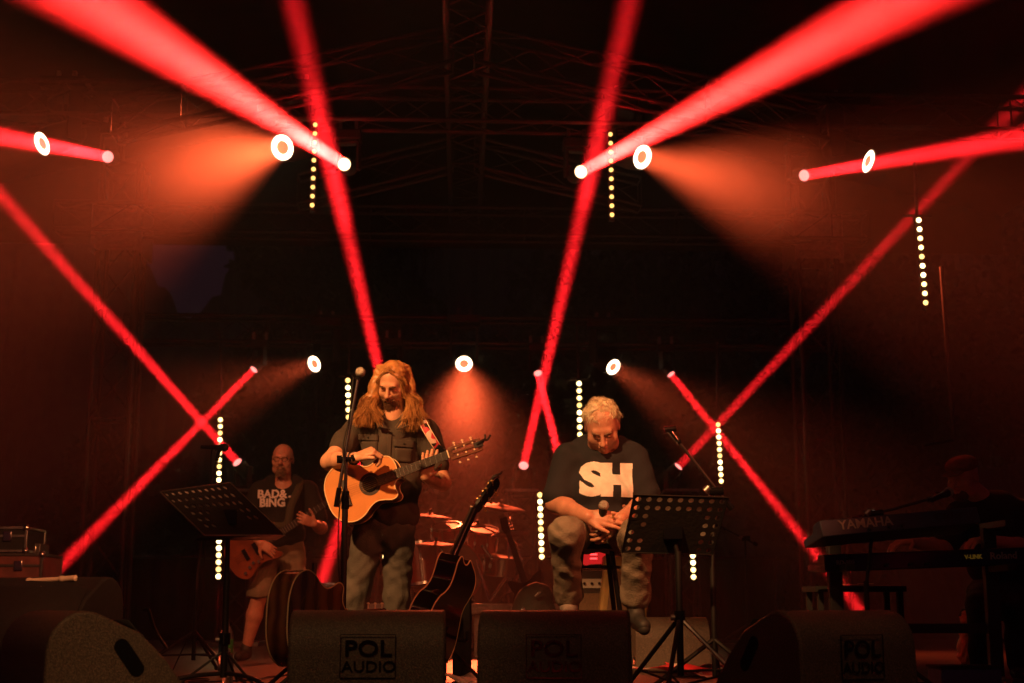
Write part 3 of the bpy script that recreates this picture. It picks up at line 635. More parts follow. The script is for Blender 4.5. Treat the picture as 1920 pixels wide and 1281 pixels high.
# ------------------------------------------------------------------ flight cases at the left edge
def case(px, pz, Y, w, d, h, lab, m='case', rim='alu', rot=0, name='flight_case', lid=.35):
    c = at(px, pz, Y); t = thing(name, (c.x, Y + d / 2, c.z - h), lab, 'case', 'flight cases stacked at the left edge'); t.rotation_euler = (0, 0, R(rot)); W = parent_world(t)
    r3 = W.to_3x3(); mb = MB(); mb.box(W @ V((0, 0, h / 2)), (w, d, h), r3); mb.build('panels', M[m], t, .004)
    mb = MB(); e = .016
    for sy in (-1, 1):
        for sz in (0, 1): mb.box(W @ V((0, sy * d / 2, sz * h)), (w + e, e, e), r3)
    for sx in (-1, 1):
        for sy in (-1, 1): mb.box(W @ V((sx * w / 2, sy * d / 2, h / 2)), (e, e, h), r3)
        for sz in (0, 1): mb.box(W @ V((sx * w / 2, 0, sz * h)), (e, d, e), r3)
    mb.box(W @ V((0, -d / 2, h * (1 - lid))), (w, e * .8, e), r3); mb.build('edge_trim', M[rim], t, .002)
    for sx in (-1, 1):
        for sz in (0, 1): mb = MB(); mb.ball(W @ V((sx * w / 2, -d / 2, sz * h)), .022, 10); mb.build('corner_ball', M['chrome'], t)
    for sx in (-.28, .28): mb = MB(); mb.box(W @ V((sx * w, -d / 2 - .008, h * (1 - lid))), (.05, .012, .06), r3); mb.build('latch', M['chrome'], t, .003)
    mb = MB(); mb.tube(smoothpts([W @ V((-.05, -d / 2 - .005, h * .3)), W @ V((-.045, -d / 2 - .035, h * .28)), W @ V((.045, -d / 2 - .035, h * .28)), W @ V((.05, -d / 2 - .005, h * .3))], 4), .006); mb.build('handle', M['black'], t)
case(-20, 1110, 8.9, .75, .5, .42, 'lower flight case at the left edge carrying the others', m='matte')
case(-18, 1040, 8.9, .62, .45, .19, 'middle flight case at the left edge with a bright orange lit rim')
case(-28, 990, 8.9, .50, .40, .14, 'small dark case on top of the stack at the left edge', m='matte', rim='steel')
case(55, 1048, 9.2, .24, .3, .34, 'narrow reddish case with a pale rim beside the stack')
mb0 = at(46, 1022, 9.1)
t = thing('toolbox', (mb0.x, 9.2, mb0.z - .06), 'small silver clasp box with orange glint on top of the narrow case', 'box'); W = parent_world(t)
mb = MB(); mb.box(W @ V((0, 0, .03)), (.2, .2, .08)); mb.build('shell', M['alu'], t, .008)
for sx in (-.06, .06): mb = MB(); mb.box(W @ V((sx, -.104, .03)), (.03, .012, .04)); mb.build('latch', M['chrome'], t, .003)
mb = MB(); mb.tube(smoothpts([W @ V((-.05, 0, .07)), W @ V((-.04, 0, .105)), W @ V((.04, 0, .105)), W @ V((.05, 0, .07))], 4), .007); mb.build('handle', M['steel'], t)

# ------------------------------------------------------------------ microphone stands, microphones, music stands
def tripod(mb_list, x, y, ztop, reach, t, m, rots=(90, 210, 330), rfoot=.012, zhub=None, r=.011):
    zh = zhub or ztop
    for a in rots:
        a = R(a); mb = MB(); f = V((x + math.cos(a) * reach, y + math.sin(a) * reach, .02)); mb.cyl((x, y, zh), f, r, n=8); mb.ball(f, .018, 8); mb.build('leg', m, t)
        mb = MB(); mb.cyl((x, y, zh * .45), V((x, y, zh)).lerp(f, .62), r * .6, n=6); mb.build('brace', m, t)
def mic(tip, d, lab, s=1., m_grille='grille'):
    # tip = centre of the ball grille, d = from grille towards the tail
    d = V(d).normalized(); t = thing('microphone', V(tip) + d * .16 * s, lab, 'microphone', 'handheld style vocal microphones')
    mb = MB(); mb.ball(tip, .0255 * s, 16); mb.lathe([(.0258 * s, -.004), (.0272 * s, 0), (.0258 * s, .005)], tip, d, 18); mb.build('grille', M[m_grille], t)
    mb = MB(); mb.lathe([(.021 * s, .014 * s), (.0215 * s, .03 * s), (.0165 * s, .05 * s), (.0145 * s, .1 * s), (.012 * s, .165 * s), (.0, .167 * s)], tip, d, 14); mb.build('handle', M['black'], t)
    return t
def cable(pts, lab=None, r=.0045, parent=None, name='cable', m='matte'):
    mb = MB(); mb.tube(smoothpts(pts, 8), r, 6); o = mb.build(name, M[m], parent)
    if lab: tag(o, lab, 'cable', 'cables on the stage')
    return o
# singer's stand
SY = 7.25
b = at(646, 1000, SY); t = thing('microphone_stand', (b.x, SY, 0), 'chrome and black microphone stand in front of the long haired singer', 'microphone stand'); zc = at(646, 862, SY).z
mb = MB(); mb.cyl((b.x, SY, .1), (b.x, SY, zc - .22), .0155, n=12); mb.build('lower_tube', M['black'], t)
mb = MB(); mb.cyl((b.x, SY, zc - .22), (b.x, SY, zc), .009, n=10); mb.build('upper_tube', M['chrome'], t)
mb = MB(); mb.cyl((b.x, SY, zc - .25), (b.x, SY, zc - .16), .02, n=12); mb.build('clutch', M['gloss'], t)
a_, c_, e_ = at(631, 946, SY - .03), at(646, 862, SY - .03), at(671, 712, SY - .03)
mb = MB(); mb.cyl(a_, e_, .0088, n=10); mb.build('boom_arm', M['chrome'], t)
mb = MB(); mb.cyl(a_ + (a_ - e_) * .02, a_.lerp(e_, .13), .0135, n=10); mb.build('arm_grip', M['gloss'], t)
mb = MB(); mb.cyl(V((b.x - .045, SY - .01, zc)), V((b.x - .02, SY - .01, zc)), .021, n=14); mb.cyl(V((b.x - .03, SY - .015, zc)), V((b.x + .028, SY - .015, zc)), .013, n=14); mb.build('boom_clamp', M['gloss'], t)
mb = MB(); mb.cyl((b.x + .028, SY - .015, zc + .004), (b.x + .044, SY - .015, zc + .01), .018, n=10); mb.build('wing_knob', M['gloss'], t)
tripod(None, b.x, SY, .28, .33, t, M['black'], (80, 200, 320))
mt = at(676, 698, SY - .03); mdir = (at(664, 706, SY + .12) - mt)
mb = MB(); mb.cyl(e_, e_ + (e_ - a_) * .03, .012, n=10); mb.cyl(mt + mdir.normalized() * .05, mt + mdir.normalized() * .11, .0185, n=12); mb.build('mic_clip', M['gloss'], t)
mic(mt, mdir, 'vocal microphone with a pale ball grille in front of the long haired singer')
tail = mt + mdir.normalized() * .16
cable([tail, at(661, 720, SY), at(655, 780, SY - .04), at(643, 840, SY - .045), at(648, 900, SY - .05), at(637, 950, SY - .03), at(634, 1040, SY), at(641, 1150, SY), V((b.x + .02, SY - .1, .25)), V((b.x + .1, SY - .2, .01))], 'black cable running down the stand of the long haired singer', .0038)

def boomstand(base_px, Y, piv, tipp, tailp, lab, tip_dy=0., reach=.36, mlab=None):
    b = at(base_px, 1000, Y); t = thing('boom_stand', (b.x, Y, 0), lab, 'microphone stand'); P = at(*piv, Y)
    mb = MB(); mb.cyl((b.x, Y, .08), (b.x, Y, P.z * .62), .0135, n=10); mb.build('lower_tube', M['black'], t)
    mb = MB(); mb.cyl((b.x, Y, P.z * .6), P, .009, n=10); mb.build('upper_tube', M['black'], t)
    e, a = at(*tipp, Y + tip_dy), at(*tailp, Y - tip_dy * .2); mb = MB(); mb.cyl(a, e, .0075, n=8); mb.build('boom_arm', M['black'], t)
    mb = MB(); mb.cyl(a, a.lerp(e, .1), .016, n=10); mb.build('counterweight', M['gloss'], t)
    mb = MB(); mb.cyl(P - V((.03, 0, 0)), P + V((.04, 0, .004)), .022, n=12); mb.build('boom_clamp', M['gloss'], t)
    mb = MB(); mb.cyl(P + V((-.05, -.01, .0)), P + V((-.03, -.01, .02)), .018, n=10); mb.build('wing_knob', M['steel'], t)
    mb = MB(); dd = (e - a).normalized(); mb.cyl(e - dd * .06, e, .012, n=10); mb.ball(e - dd * .07, .014, 8); mb.cyl(e + V((-.03, 0, .004)), e + V((.03, 0, .01)), .016, n=10); mb.build('mic_clip', M['gloss'], t)
    tripod(None, b.x, Y, .26, reach, t, M['black'], (75, 195, 315)); return t, e
boomstand(1334, 6.9, (1340, 922), (1256, 808), (1373, 955), 'empty boom stand rising behind the right music stand')
t, e = boomstand(372, 9.2, (384, 960), (412, 842), (372, 1000), 'boom stand behind the left music stand with a microphone on top')
m1 = at(413, 840, 9.15); mic(m1 + V((.03, -.02, 0)), (-.9, .3, .05), 'dark microphone high on the stand behind the left music stand', m_grille='black')
cable([at(402, 838, 9.2), at(396, 850, 9.2), at(395, 905, 9.2), at(390, 960, 9.2), at(382, 1060, 9.2), at(378, 1140, 9.2), at(355, 1190, 9.2), V((at(330, 1200, 9.2).x, 9.1, .01))], 'thin cable looping from the microphone behind the left music stand')
# small stand far right behind
boomstand(1397, 12.2, (1397, 1010), (1345, 985), (1420, 1022), 'low boom stand far behind the right music stand', reach=.42)

def music_stand(c4, pole_px, Y, hub_px, lab, nx, ny, holes, lipside):
    # c4: TL, TR, BR, BL corners of the desk
    TL, TR, BR, BL = c4; b = at(pole_px, 1100, Y); t = thing('music_stand', (b.x, Y, 0), lab, 'music stand', 'perforated orchestra music stands')
    def P(u, v): return TL * (1 - u) * (1 - v) + TR * u * (1 - v) + BR * u * v + BL * (1 - u) * v
    mb = MB(); hs = {}
    for i in range(nx):
        for j in range(ny):
            q = [P((i + a) / nx, (j + c) / ny) for a, c in ((0, 0), (1, 0), (1, 1), (0, 1))]
            if (i, j) in holes:
                n = 16; out = []; inn = []
                for k in range(n):
                    a = 2 * PI * (k + .5) / n; ca, sa = math.cos(a), math.sin(a); m_ = max(abs(ca), abs(sa)); out.append(P((i + .5 + .5 * ca / m_) / nx, (j + .5 + .5 * sa / m_) / ny)); inn.append(P((i + .5 + .27 * ca) / nx, (j + .5 + .27 * sa) / ny))
                # exact square corners
                mb.add(out + inn + q, [(k, (k + 1) % n, n + (k + 1) % n, n + k) for k in range(n)] + [(1, 2, 2 * n + 2), (5, 6, 2 * n + 3), (9, 10, 2 * n + 0), (13, 14, 2 * n + 1)])
            else: mb.add(q, [(0, 1, 2, 3)])
    mb.build('desk', M['matte'], t, solid=.0025, smooth=False)
    nrm = (TR - TL).cross(BL - TL).normalized(); nrm = nrm if nrm.y > 0 else -nrm
    mb = MB()
    for p, q in ((TL, TR), (TR, BR), (BR, BL), (BL, TL)): mb.cyl(p, q, .0035, n=6)
    mb.build('rim', M['steel'] if lipside else M['black'], t)
    mb = MB(); mb.add([BL, BR, BR + nrm * .055, BL + nrm * .055], [(0, 1, 2, 3)]); mb.build('ledge', M['black'], t, solid=.003)
    mb = MB(); q4 = [P(.06, .05), P(.94, .05), P(.94, .97), P(.06, .97)]; mb.add([q + nrm * .006 for q in q4], [(0, 1, 2, 3)]); tag(mb.build('sheet_music', M['score'], solid=.001), 'white sheet music on the music stand ' + ('in front of the seated man' if 'seated' in lab else 'tilted flat at the left'), 'paper', 'sheet music on the stands')
    c = P(.5, .62); hub = at(pole_px, hub_px, Y)
    mb = MB(); mb.cyl((b.x, Y, .1), (b.x, Y, hub.z + .3), .016, n=12); mb.build('lower_tube', M['black'], t)
    mb = MB(); mb.cyl((b.x, Y, hub.z + .28), V((c.x, c.y + .02, c.z)) , .011, n=10); mb.build('upper_tube', M['black'], t)
    mb = MB(); mb.cyl((b.x, Y, hub.z - .02), (b.x, Y, hub.z + .03), .026, n=12); mb.build('hub', M['gloss'], t)
    mb = MB(); mb.cyl((b.x - .04, Y, hub.z), (b.x - .02, Y, hub.z), .014, n=10); mb.build('wing_knob', M['steel'], t)
    mb = MB(); mb.box(c + nrm * .0, (.09, .03, .07)); mb.build('tilt_bracket', M['gloss'], t, .004)
    return t, b, hub
hl = {(i, 0) for i in range(9)} | {(i, 1) for i in range(9)} | {(0, j) for j in (2, 4, 5, 6)} | {(1, j) for j in (2, 3, 5, 6)} | {(7, j) for j in range(2, 7)} | {(8, j) for j in range(2, 7)}
t, b, hub = music_stand((at(1189, 928, 6.45), at(1366, 933, 6.5), at(1336, 1040, 6.66), at(1166, 1036, 6.62)), 1273, 6.6, 1158, 'black perforated music stand in front of the seated man', 9, 7, hl, 0)
for a, m_ in ((250, 'black'), (130, 'black'), (330, 'steel')):
    f = V((b.x + math.cos(R(a)) * .36, 6.6 + math.sin(R(a)) * .36, .02)); mb = MB(); mb.cyl((b.x, 6.6, hub.z), f, .011, n=8); mb.ball(f, .017, 8); mb.build('leg', M[m_], t)
    mb = MB(); mb.cyl((b.x, 6.6, .06), V((b.x, 6.6, hub.z)).lerp(f, .7), .006, n=6); mb.build('brace', M['black'], t)
hl = {(i, 1) for i in range(10)} | {(i, 2) for i in range(1, 10)} | {(i, 0) for i in range(0, 10)} | {(i, 3) for i in (1, 2, 3, 8, 9)} | {(i, 4) for i in (1, 2, 8, 9)} | {(i, 5) for i in (1, 2)}
t, b, hub = music_stand((at(299, 922, 6.2), at(431, 905, 6.65), at(534, 1004, 6.95), at(383, 1004, 6.35)), 425, 6.6, 1200, 'black perforated music stand tilted flat, at the left in front of the bass player', 11, 7, hl, 1)
for a in (200, 320, 80):
    f = V((b.x + math.cos(R(a)) * .40, 6.6 + math.sin(R(a)) * .40, .02)); mb = MB(); mb.tube(smoothpts([(b.x, 6.6, .12), V((b.x, 6.6, .13)).lerp(f + V((0, 0, .05)), .5), f], 5), .010, 8); mb.ball(f, .017, 8); mb.build('leg', M['black'], t)
    mb = MB(); mb.cyl((b.x, 6.6, .22), V((b.x, 6.6, .13)).lerp(f, .5), .006, n=6); mb.build('brace', M['black'], t)

# ------------------------------------------------------------------ bottles, papers, cables
def bottle(px, Y, h, lab, m_lab, capm):
    b = V((at(px, 1200, Y).x, Y, 0)); t = thing('water_bottle', b, lab, 'bottle', 'plastic water bottles'); g, tt, p = nt('clear_plastic'); p.inputs['Base Color'].default_value = (.75, .85, .9, 1); p.inputs['Roughness'].default_value = .12; p.inputs['Transmission Weight'].default_value = .85; p.inputs['IOR'].default_value = 1.2
    k = h / .32; mb = MB(); mb.lathe([(0, .002), (.036, .004), (.042, .02), (.042, .1), (.040, .115), (.042, .13), (.042, .21), (.034, .25), (.016, .285), (.0135, .3), (.0135, .31)], b, (0, 0, 1), 20); mb.v = [b + (v - b) * k for v in mb.v]; mb.build('shell', g, t)
    mb = MB(); mb.lathe([(.0428, .125), (.0428, .205)], b, (0, 0, 1), 20); mb.v = [b + (v - b) * k for v in mb.v]; mb.build('label_band', m_lab, t)
    mb = MB(); mb.lathe([(.015, .292), (.015, .315), (0, .316)], b, (0, 0, 1), 14); mb.v = [b + (v - b) * k for v in mb.v]; mb.build('cap', capm, t)
def band_mat():
    m, t, p = nt('bottle_label'); tc = t.nodes.new('ShaderNodeTexCoord'); s = t.nodes.new('ShaderNodeSeparateXYZ'); r = t.nodes.new('ShaderNodeValToRGB'); r.color_ramp.interpolation = 'CONSTANT'
    e = r.color_ramp.elements; e[0].color = (.01, .16, .22, 1); e[1].position = .5; e[1].color = (.05, .35, .08, 1)
    mp = t.nodes.new('ShaderNodeMapRange'); mp.inputs[1].default_value = -.04; mp.inputs[2].default_value = .04
    t.links.new(tc.outputs['Object'], s.inputs[0]); t.links.new(s.outputs[0], mp.inputs[0]); t.links.new(mp.outputs[0], r.inputs[0]); t.links.new(r.outputs[0], p.inputs['Base Color']); p.inputs['Roughness'].default_value = .3; return m
bottle(424, 8.9, .34, 'water bottle with a teal and green label beside the bare leg of the bald man', band_mat(), M['blue'])
bottle(429, 7.3, .21, 'clear bottle close behind the foot of the left music stand', mat('clear_label', (.2, .25, .25), .4), M['print'])
def sheet(c, w, h, rot, lab, m, seed, grp='printed sheets lying on the stage'):
    rs = random.Random(seed); mb = MB(); n = 8; vs = []
    for i in range(n + 1):
        for j in range(n + 1):
            x = (i / n - .5) * w; y = (j / n - .5) * h; vs.append(V(c) + Matrix.Rotation(R(rot), 3, 'Z') @ V((x, y, .012 + .01 * math.sin(i * .9 + seed) + .012 * math.sin(j * .8 + i * .5 + seed) + max(0, abs(i / n - .5) - .3) * .12)))
    mb.add(vs, [(i * (n + 1) + j, i * (n + 1) + j + 1, (i + 1) * (n + 1) + j + 1, (i + 1) * (n + 1) + j) for i in range(n) for j in range(n)]); tag(mb.build('paper_sheet', m, solid=.0006), lab, 'paper', grp)
def redwhite():
    m, t, p = nt('red_and_white_print'); tc = t.nodes.new('ShaderNodeTexCoord'); v = t.nodes.new('ShaderNodeTexVoronoi'); v.inputs['Scale'].default_value = 9; r = t.nodes.new('ShaderNodeValToRGB'); r.color_ramp.interpolation = 'CONSTANT'
    r.color_ramp.elements[0].color = (.55, .02, .03, 1); r.color_ramp.elements[1].position = .62; r.color_ramp.elements[1].color = (.75, .6, .55, 1)
    t.links.new(tc.outputs['Object'], v.inputs['Vector']); t.links.new(v.outputs['Color'], r.inputs[0]); t.links.new(r.outputs[0], p.inputs['Base Color']); return m
rw = redwhite()
g0 = lambda px, py: (lambda d: CL + d * (-CL.z / d.z))(CM @ V(((px - 960) / 2667, -(py - 640.5) / 2667, -1)))
for i, (px, py, w, h, ro, lab) in enumerate([(1255, 1262, .30, .55, 30, 'red and white printed sheet under the left legs of the right music stand'), (1310, 1256, .25, .5, -35, 'red printed sheet behind the pole of the right music stand'), (1340, 1270, .3, .4, 12, 'red and white sheet lying furthest right by the right music stand')]):
    sheet(g0(px, py), w, h, ro, lab, rw, i * 2.1)
sheet(V((at(872, 1270, 6.9).x, 6.9, .02)), .22, .4, 20, 'white paper on the floor in the gap between the two middle monitors', M['paper'], 5)
sheet(V((at(890, 1270, 7.3).x, 7.4, .03)), .2, .3, -30, 'folded white paper behind the dark middle monitor', M['paper'], 7)
rs = random.Random(3)
def floor_cable(p, q, lab, wob=.25):
    p, q = V(p), V(q); pts = []
    for i in range(9):
        t = i / 8; pts.append(p.lerp(q, t) + V((rs.uniform(-wob, wob) * (0 < i < 8), rs.uniform(-wob, wob) * (0 < i < 8), 0))); pts[-1].z = .008
    cable(pts, lab, .006)
floor_cable(V((-2.4, 6.6, 0)), V((-1.1, 9.2, 0)), 'cable coiling over the floor right of the left edge monitor')
floor_cable(V((-2.1, 7.6, 0)), V((-.9, 6.8, 0)), 'cable lying under the left music stand')
floor_cable(V((-2.0, 8.8, 0)), V((-1.2, 7.1, 0)), 'cable trailing from the boom stand to the left music stand')
floor_cable(V((1.1, 8.5, 0)), V((2.6, 7.2, 0)), 'cable crossing the floor right of the right music stand')
floor_cable(V((.9, 9.4, 0)), V((2.4, 10.6, 0)), 'cable lying near the low boom stand')
mb = MB(); mb.tube(smoothpts([at(270, 1144, 6.5), at(278, 1144, 6.5), at(290, 1180, 6.6), at(312, 1215, 6.9)], 5), .008); tag(mb.build('bent_bar', M['black']), 'bent metal bar sticking out behind the left edge monitor', 'bar')

# ------------------------------------------------------------------ drum kit
DK = 'drum kit pieces on the platform'
def drum(c, d, r, h, lab, m='red', n=28):
    d = V(d).normalized(); t = thing('drum', c, lab, 'drum', DK); c = V(c)
    mb = MB(); mb.lathe([(r, -h / 2), (r, h / 2)], c, d, n); mb.build('shell', M[m], t)
    for s in (-1, 1):
        mb = MB(); mb.lathe([(r * .99, s * h / 2 - .012), (r * 1.035, s * h / 2 - .012), (r * 1.035, s * h / 2 + .012), (r * .97, s * h / 2 + .012), (r * .97, s * h / 2)], c, d, n); mb.build('hoop', M['chrome'] if r < .25 else M['red'], t)
        mb = MB(); mb.lathe([(0, s * h / 2), (r * .985, s * h / 2)], c, d, n); mb.build('drum_head', mat('drum_skin', (.05, .03, .03), .5) if r > .25 else mat('drum_skin_pale', (.4, .3, .25), .6), t)
    F = frame(d)
    for i in range(8):
        a = 2 * PI * i / 8; u = F @ V((math.cos(a), math.sin(a), 0)); mb = MB(); mb.cyl(c + u * (r + .012) - d * h * .45, c + u * (r + .012) + d * h * .45, .005, n=6); mb.box(c + u * (r + .01), (.02, .02, .03)); mb.build('lug', M['chrome'], t)
    return t
K = at(845, 1085, 13.1); kz = RZ + .28
drum((K.x, 13.15, kz), (0, 1, 0), .28, .40, 'large dark red bass drum behind the black guitar on its stand')
p = at(790, 1062, 12.9); drum((p.x, 12.85, p.z), (-.12, .15, 1), .19, .36, 'floor tom at the left of the bass drum')
p = at(838, 1010, 13.2); drum((p.x, 13.3, p.z + .02), (-.1, -.35, 1), .14, .2, 'small rack tom over the left of the bass drum')
p = at(905, 1012, 13.2); drum((p.x, 13.3, p.z + .0), (.1, -.35, 1), .14, .2, 'small rack tom over the right of the bass drum')
p = at(945, 1060, 13); drum((p.x, 13.2, p.z), (.1, -.12, 1), .17, .15, 'shallow snare drum right of the bass drum', 'chrome')
def cymbal(px, py, Y, r, n_, lab, stand=True, base=None):
    c = at(px, py, Y); n_ = V(n_).normalized(); t = thing('cymbal', c, lab, 'cymbal', 'cymbals of the drum kit')
    mb = MB(); mb.lathe([(.004, r * .12), (r * .1, r * .115), (r * .17, r * .06), (r * .6, r * .02), (r, -.01)], c, n_, 36); mb.build('plate', M['brass'], t, solid=.002)
    mb = MB(); mb.cyl(c + n_ * r * .1, c + n_ * (r * .12 + .035), .012, n=10); mb.build('felt_nut', M['matte'], t)
    if stand:
        b = base or (c.x + .1, Y + .1); t2 = thing('cymbal_stand', (b[0], b[1], RZ), 'chrome stand carrying the ' + ' '.join(lab.split()[:10]), 'cymbal stand', 'cymbal stands')
        mb = MB(); mb.cyl((b[0], b[1], RZ + .1), (b[0], b[1], c.z - .12), .013, n=10); mb.cyl((b[0], b[1], c.z - .12), c, .009, n=8); mb.build('tube', M['chrome'], t2)
        mb = MB(); mb.ball((b[0], b[1], c.z - .12), .028, 8); mb.build('tilter', M['steel'], t2)
        for a in (100, 220, 340): mb = MB(); mb.cyl((b[0], b[1], RZ + .28), (b[0] + .25 * math.cos(R(a)), b[1] + .25 * math.sin(R(a)), RZ + .02), .008, n=6); mb.build('leg', M['chrome'], t2)
cymbal(806, 967, 13.3, .21, (.08, -.12, 1), 'crash cymbal highest on the left of the kit')
cymbal(818, 1020, 12.6, .19, (.02, -.13, 1), 'wide cymbal with a bright bell just left of the guitar neck')
cymbal(895, 984, 13, .085, (0, -.3, 1), 'small splash cymbal right of the guitar neck', base=(at(955, 1000, 13).x, 13.1))
cymbal(938, 950, 13.3, .235, (.15, -.22, 1), 'large cymbal highest on the right of the kit')
cymbal(955, 1000, 13, .17, (-.1, -.2, 1), 'cymbal low on the right side of the kit near the upright truss')
for i, (a, b, lab) in enumerate([((872, 990, 12.5), (862, 1012, 12.5), 'pale drum microphone beside the guitar neck'), ((903, 1022, 12.4), (922, 1048, 12.4), 'long chrome drum microphone right of the guitar neck')]):
    a, b = at(*a), at(*b); t = thing('drum_microphone', b, lab, 'microphone', 'drum microphones'); mb = MB(); mb.cyl(a, b, .014, .012, 12); mb.ball(b, .017, 10); mb.build('body', M['chrome'] if i else M['ivory'], t)
    mb = MB(); mb.cyl(b, (b.x + (.16 if i else .02), b.y + .05, b.z + (.0 if i else -.06)), .006, n=6); mb.build('clip_arm', M['chrome'], t)
a, b = at(893, 1050, 12.4), at(917, 1125, 12.3)
mb = MB(); mb.cyl(a, b, .010, n=8); mb.cyl(a.lerp(b, .5), a.lerp(b, .62), .016, n=8); tag(mb.build('pedal_rod', M['chrome']), 'slanting chrome rod in front of the bass drum', 'rod')
mb = MB(); mb.cyl(at(773, 925, 12.8), at(771, 1135, 12.8), .02, n=10); tag(mb.build('upright_pole', M['alu']), 'upright grey pole at the left side of the drum kit', 'pole')

# ------------------------------------------------------------------ amplifier and lamp behind the stool
def amp(px, pyt, Y, w, d, h, lab):
    c = at(px, pyt, Y); b = V((c.x, Y + d / 2, c.z - h)); t = thing('amplifier', b, lab, 'amplifier'); mb = MB(); mb.box(b + V((0, 0, h / 2)), (w, d, h)); mb.build('cabinet', M['matte'], t, .012)
    mb = MB(); mb.box(b + V((0, -d / 2 - .004, h * .36)), (w * .9, .008, h * .6)); mb.build('speaker_cloth', M['amp'], t)
    mb = MB(); mb.box(b + V((0, -d / 2 - .005, h * .80)), (w * .92, .01, h * .13)); mb.build('control_panel', M['ink'], t)
    for i in range(6): mb = MB(); q = b + V(((i - 2.5) * w * .13, -d / 2 - .01, h * .80)); mb.cyl(q, q - V((0, .014, 0)), .010, n=10); mb.build('knob', M['gloss'], t)
    mb = MB(); mb.tube(smoothpts([b + V((-.1, 0, h)), b + V((-.08, 0, h + .03)), b + V((.08, 0, h + .03)), b + V((.1, 0, h))], 4), .01); mb.build('handle', M['matte'], t)
    mb = MB(); q = b + V((-w * .44, -d / 2 - .012, h * .90)); mb.ball(q, .013, 8); mb.build('pilot_lamp', M['redled'], t); return b
amp(1130, 1068, 10.4, .42, .28, .5, 'guitar amplifier with a red pilot lamp seen between the legs of the stool')
c = at(1112, 1040, 10.6); t = thing('red_lamp', (c.x, 10.6, c.z - .06), 'low lamp with a glowing red lens right under the stool seat', 'lamp')
mb = MB(); mb.lathe([(0, -.03), (.10, -.025), (.11, .03)], c, (0, -1, .1), 24); mb.build('reflector', M['redglow'], t)
for k in (-.03, 0, .03): mb = MB(); mb.box(c + V((.0, -.035, k)), (.05, .01, .012)); mb.build('lamp_strip', M['redled'], t)
mb = MB(); mb.lathe([(.112, -.06), (.118, .035), (.108, .035)], c, (0, -1, .1), 24); mb.box(c + V((0, .03, -.1)), (.2, .1, .02)); mb.build('housing', M['black'], t)
b = V((at(1172, 1100, 10.2).x, 10.3, 0)); t = thing('speaker_cabinet', b, 'ochre tweed speaker cabinet leaning between stool and right leg', 'speaker cabinet'); mb = MB(); mb.box(b + V((0, .1, .40)), (.34, .25, .72), Matrix.Rotation(R(7), 3, 'Y')); mb.build('cabinet', M['yellow'], t, .02)
mb = MB(); mb.box(b + V((.0, -.03, .40)), (.24, .006, .5), Matrix.Rotation(R(7), 3, 'Y')); mb.build('front_cloth', M['amp'], t)

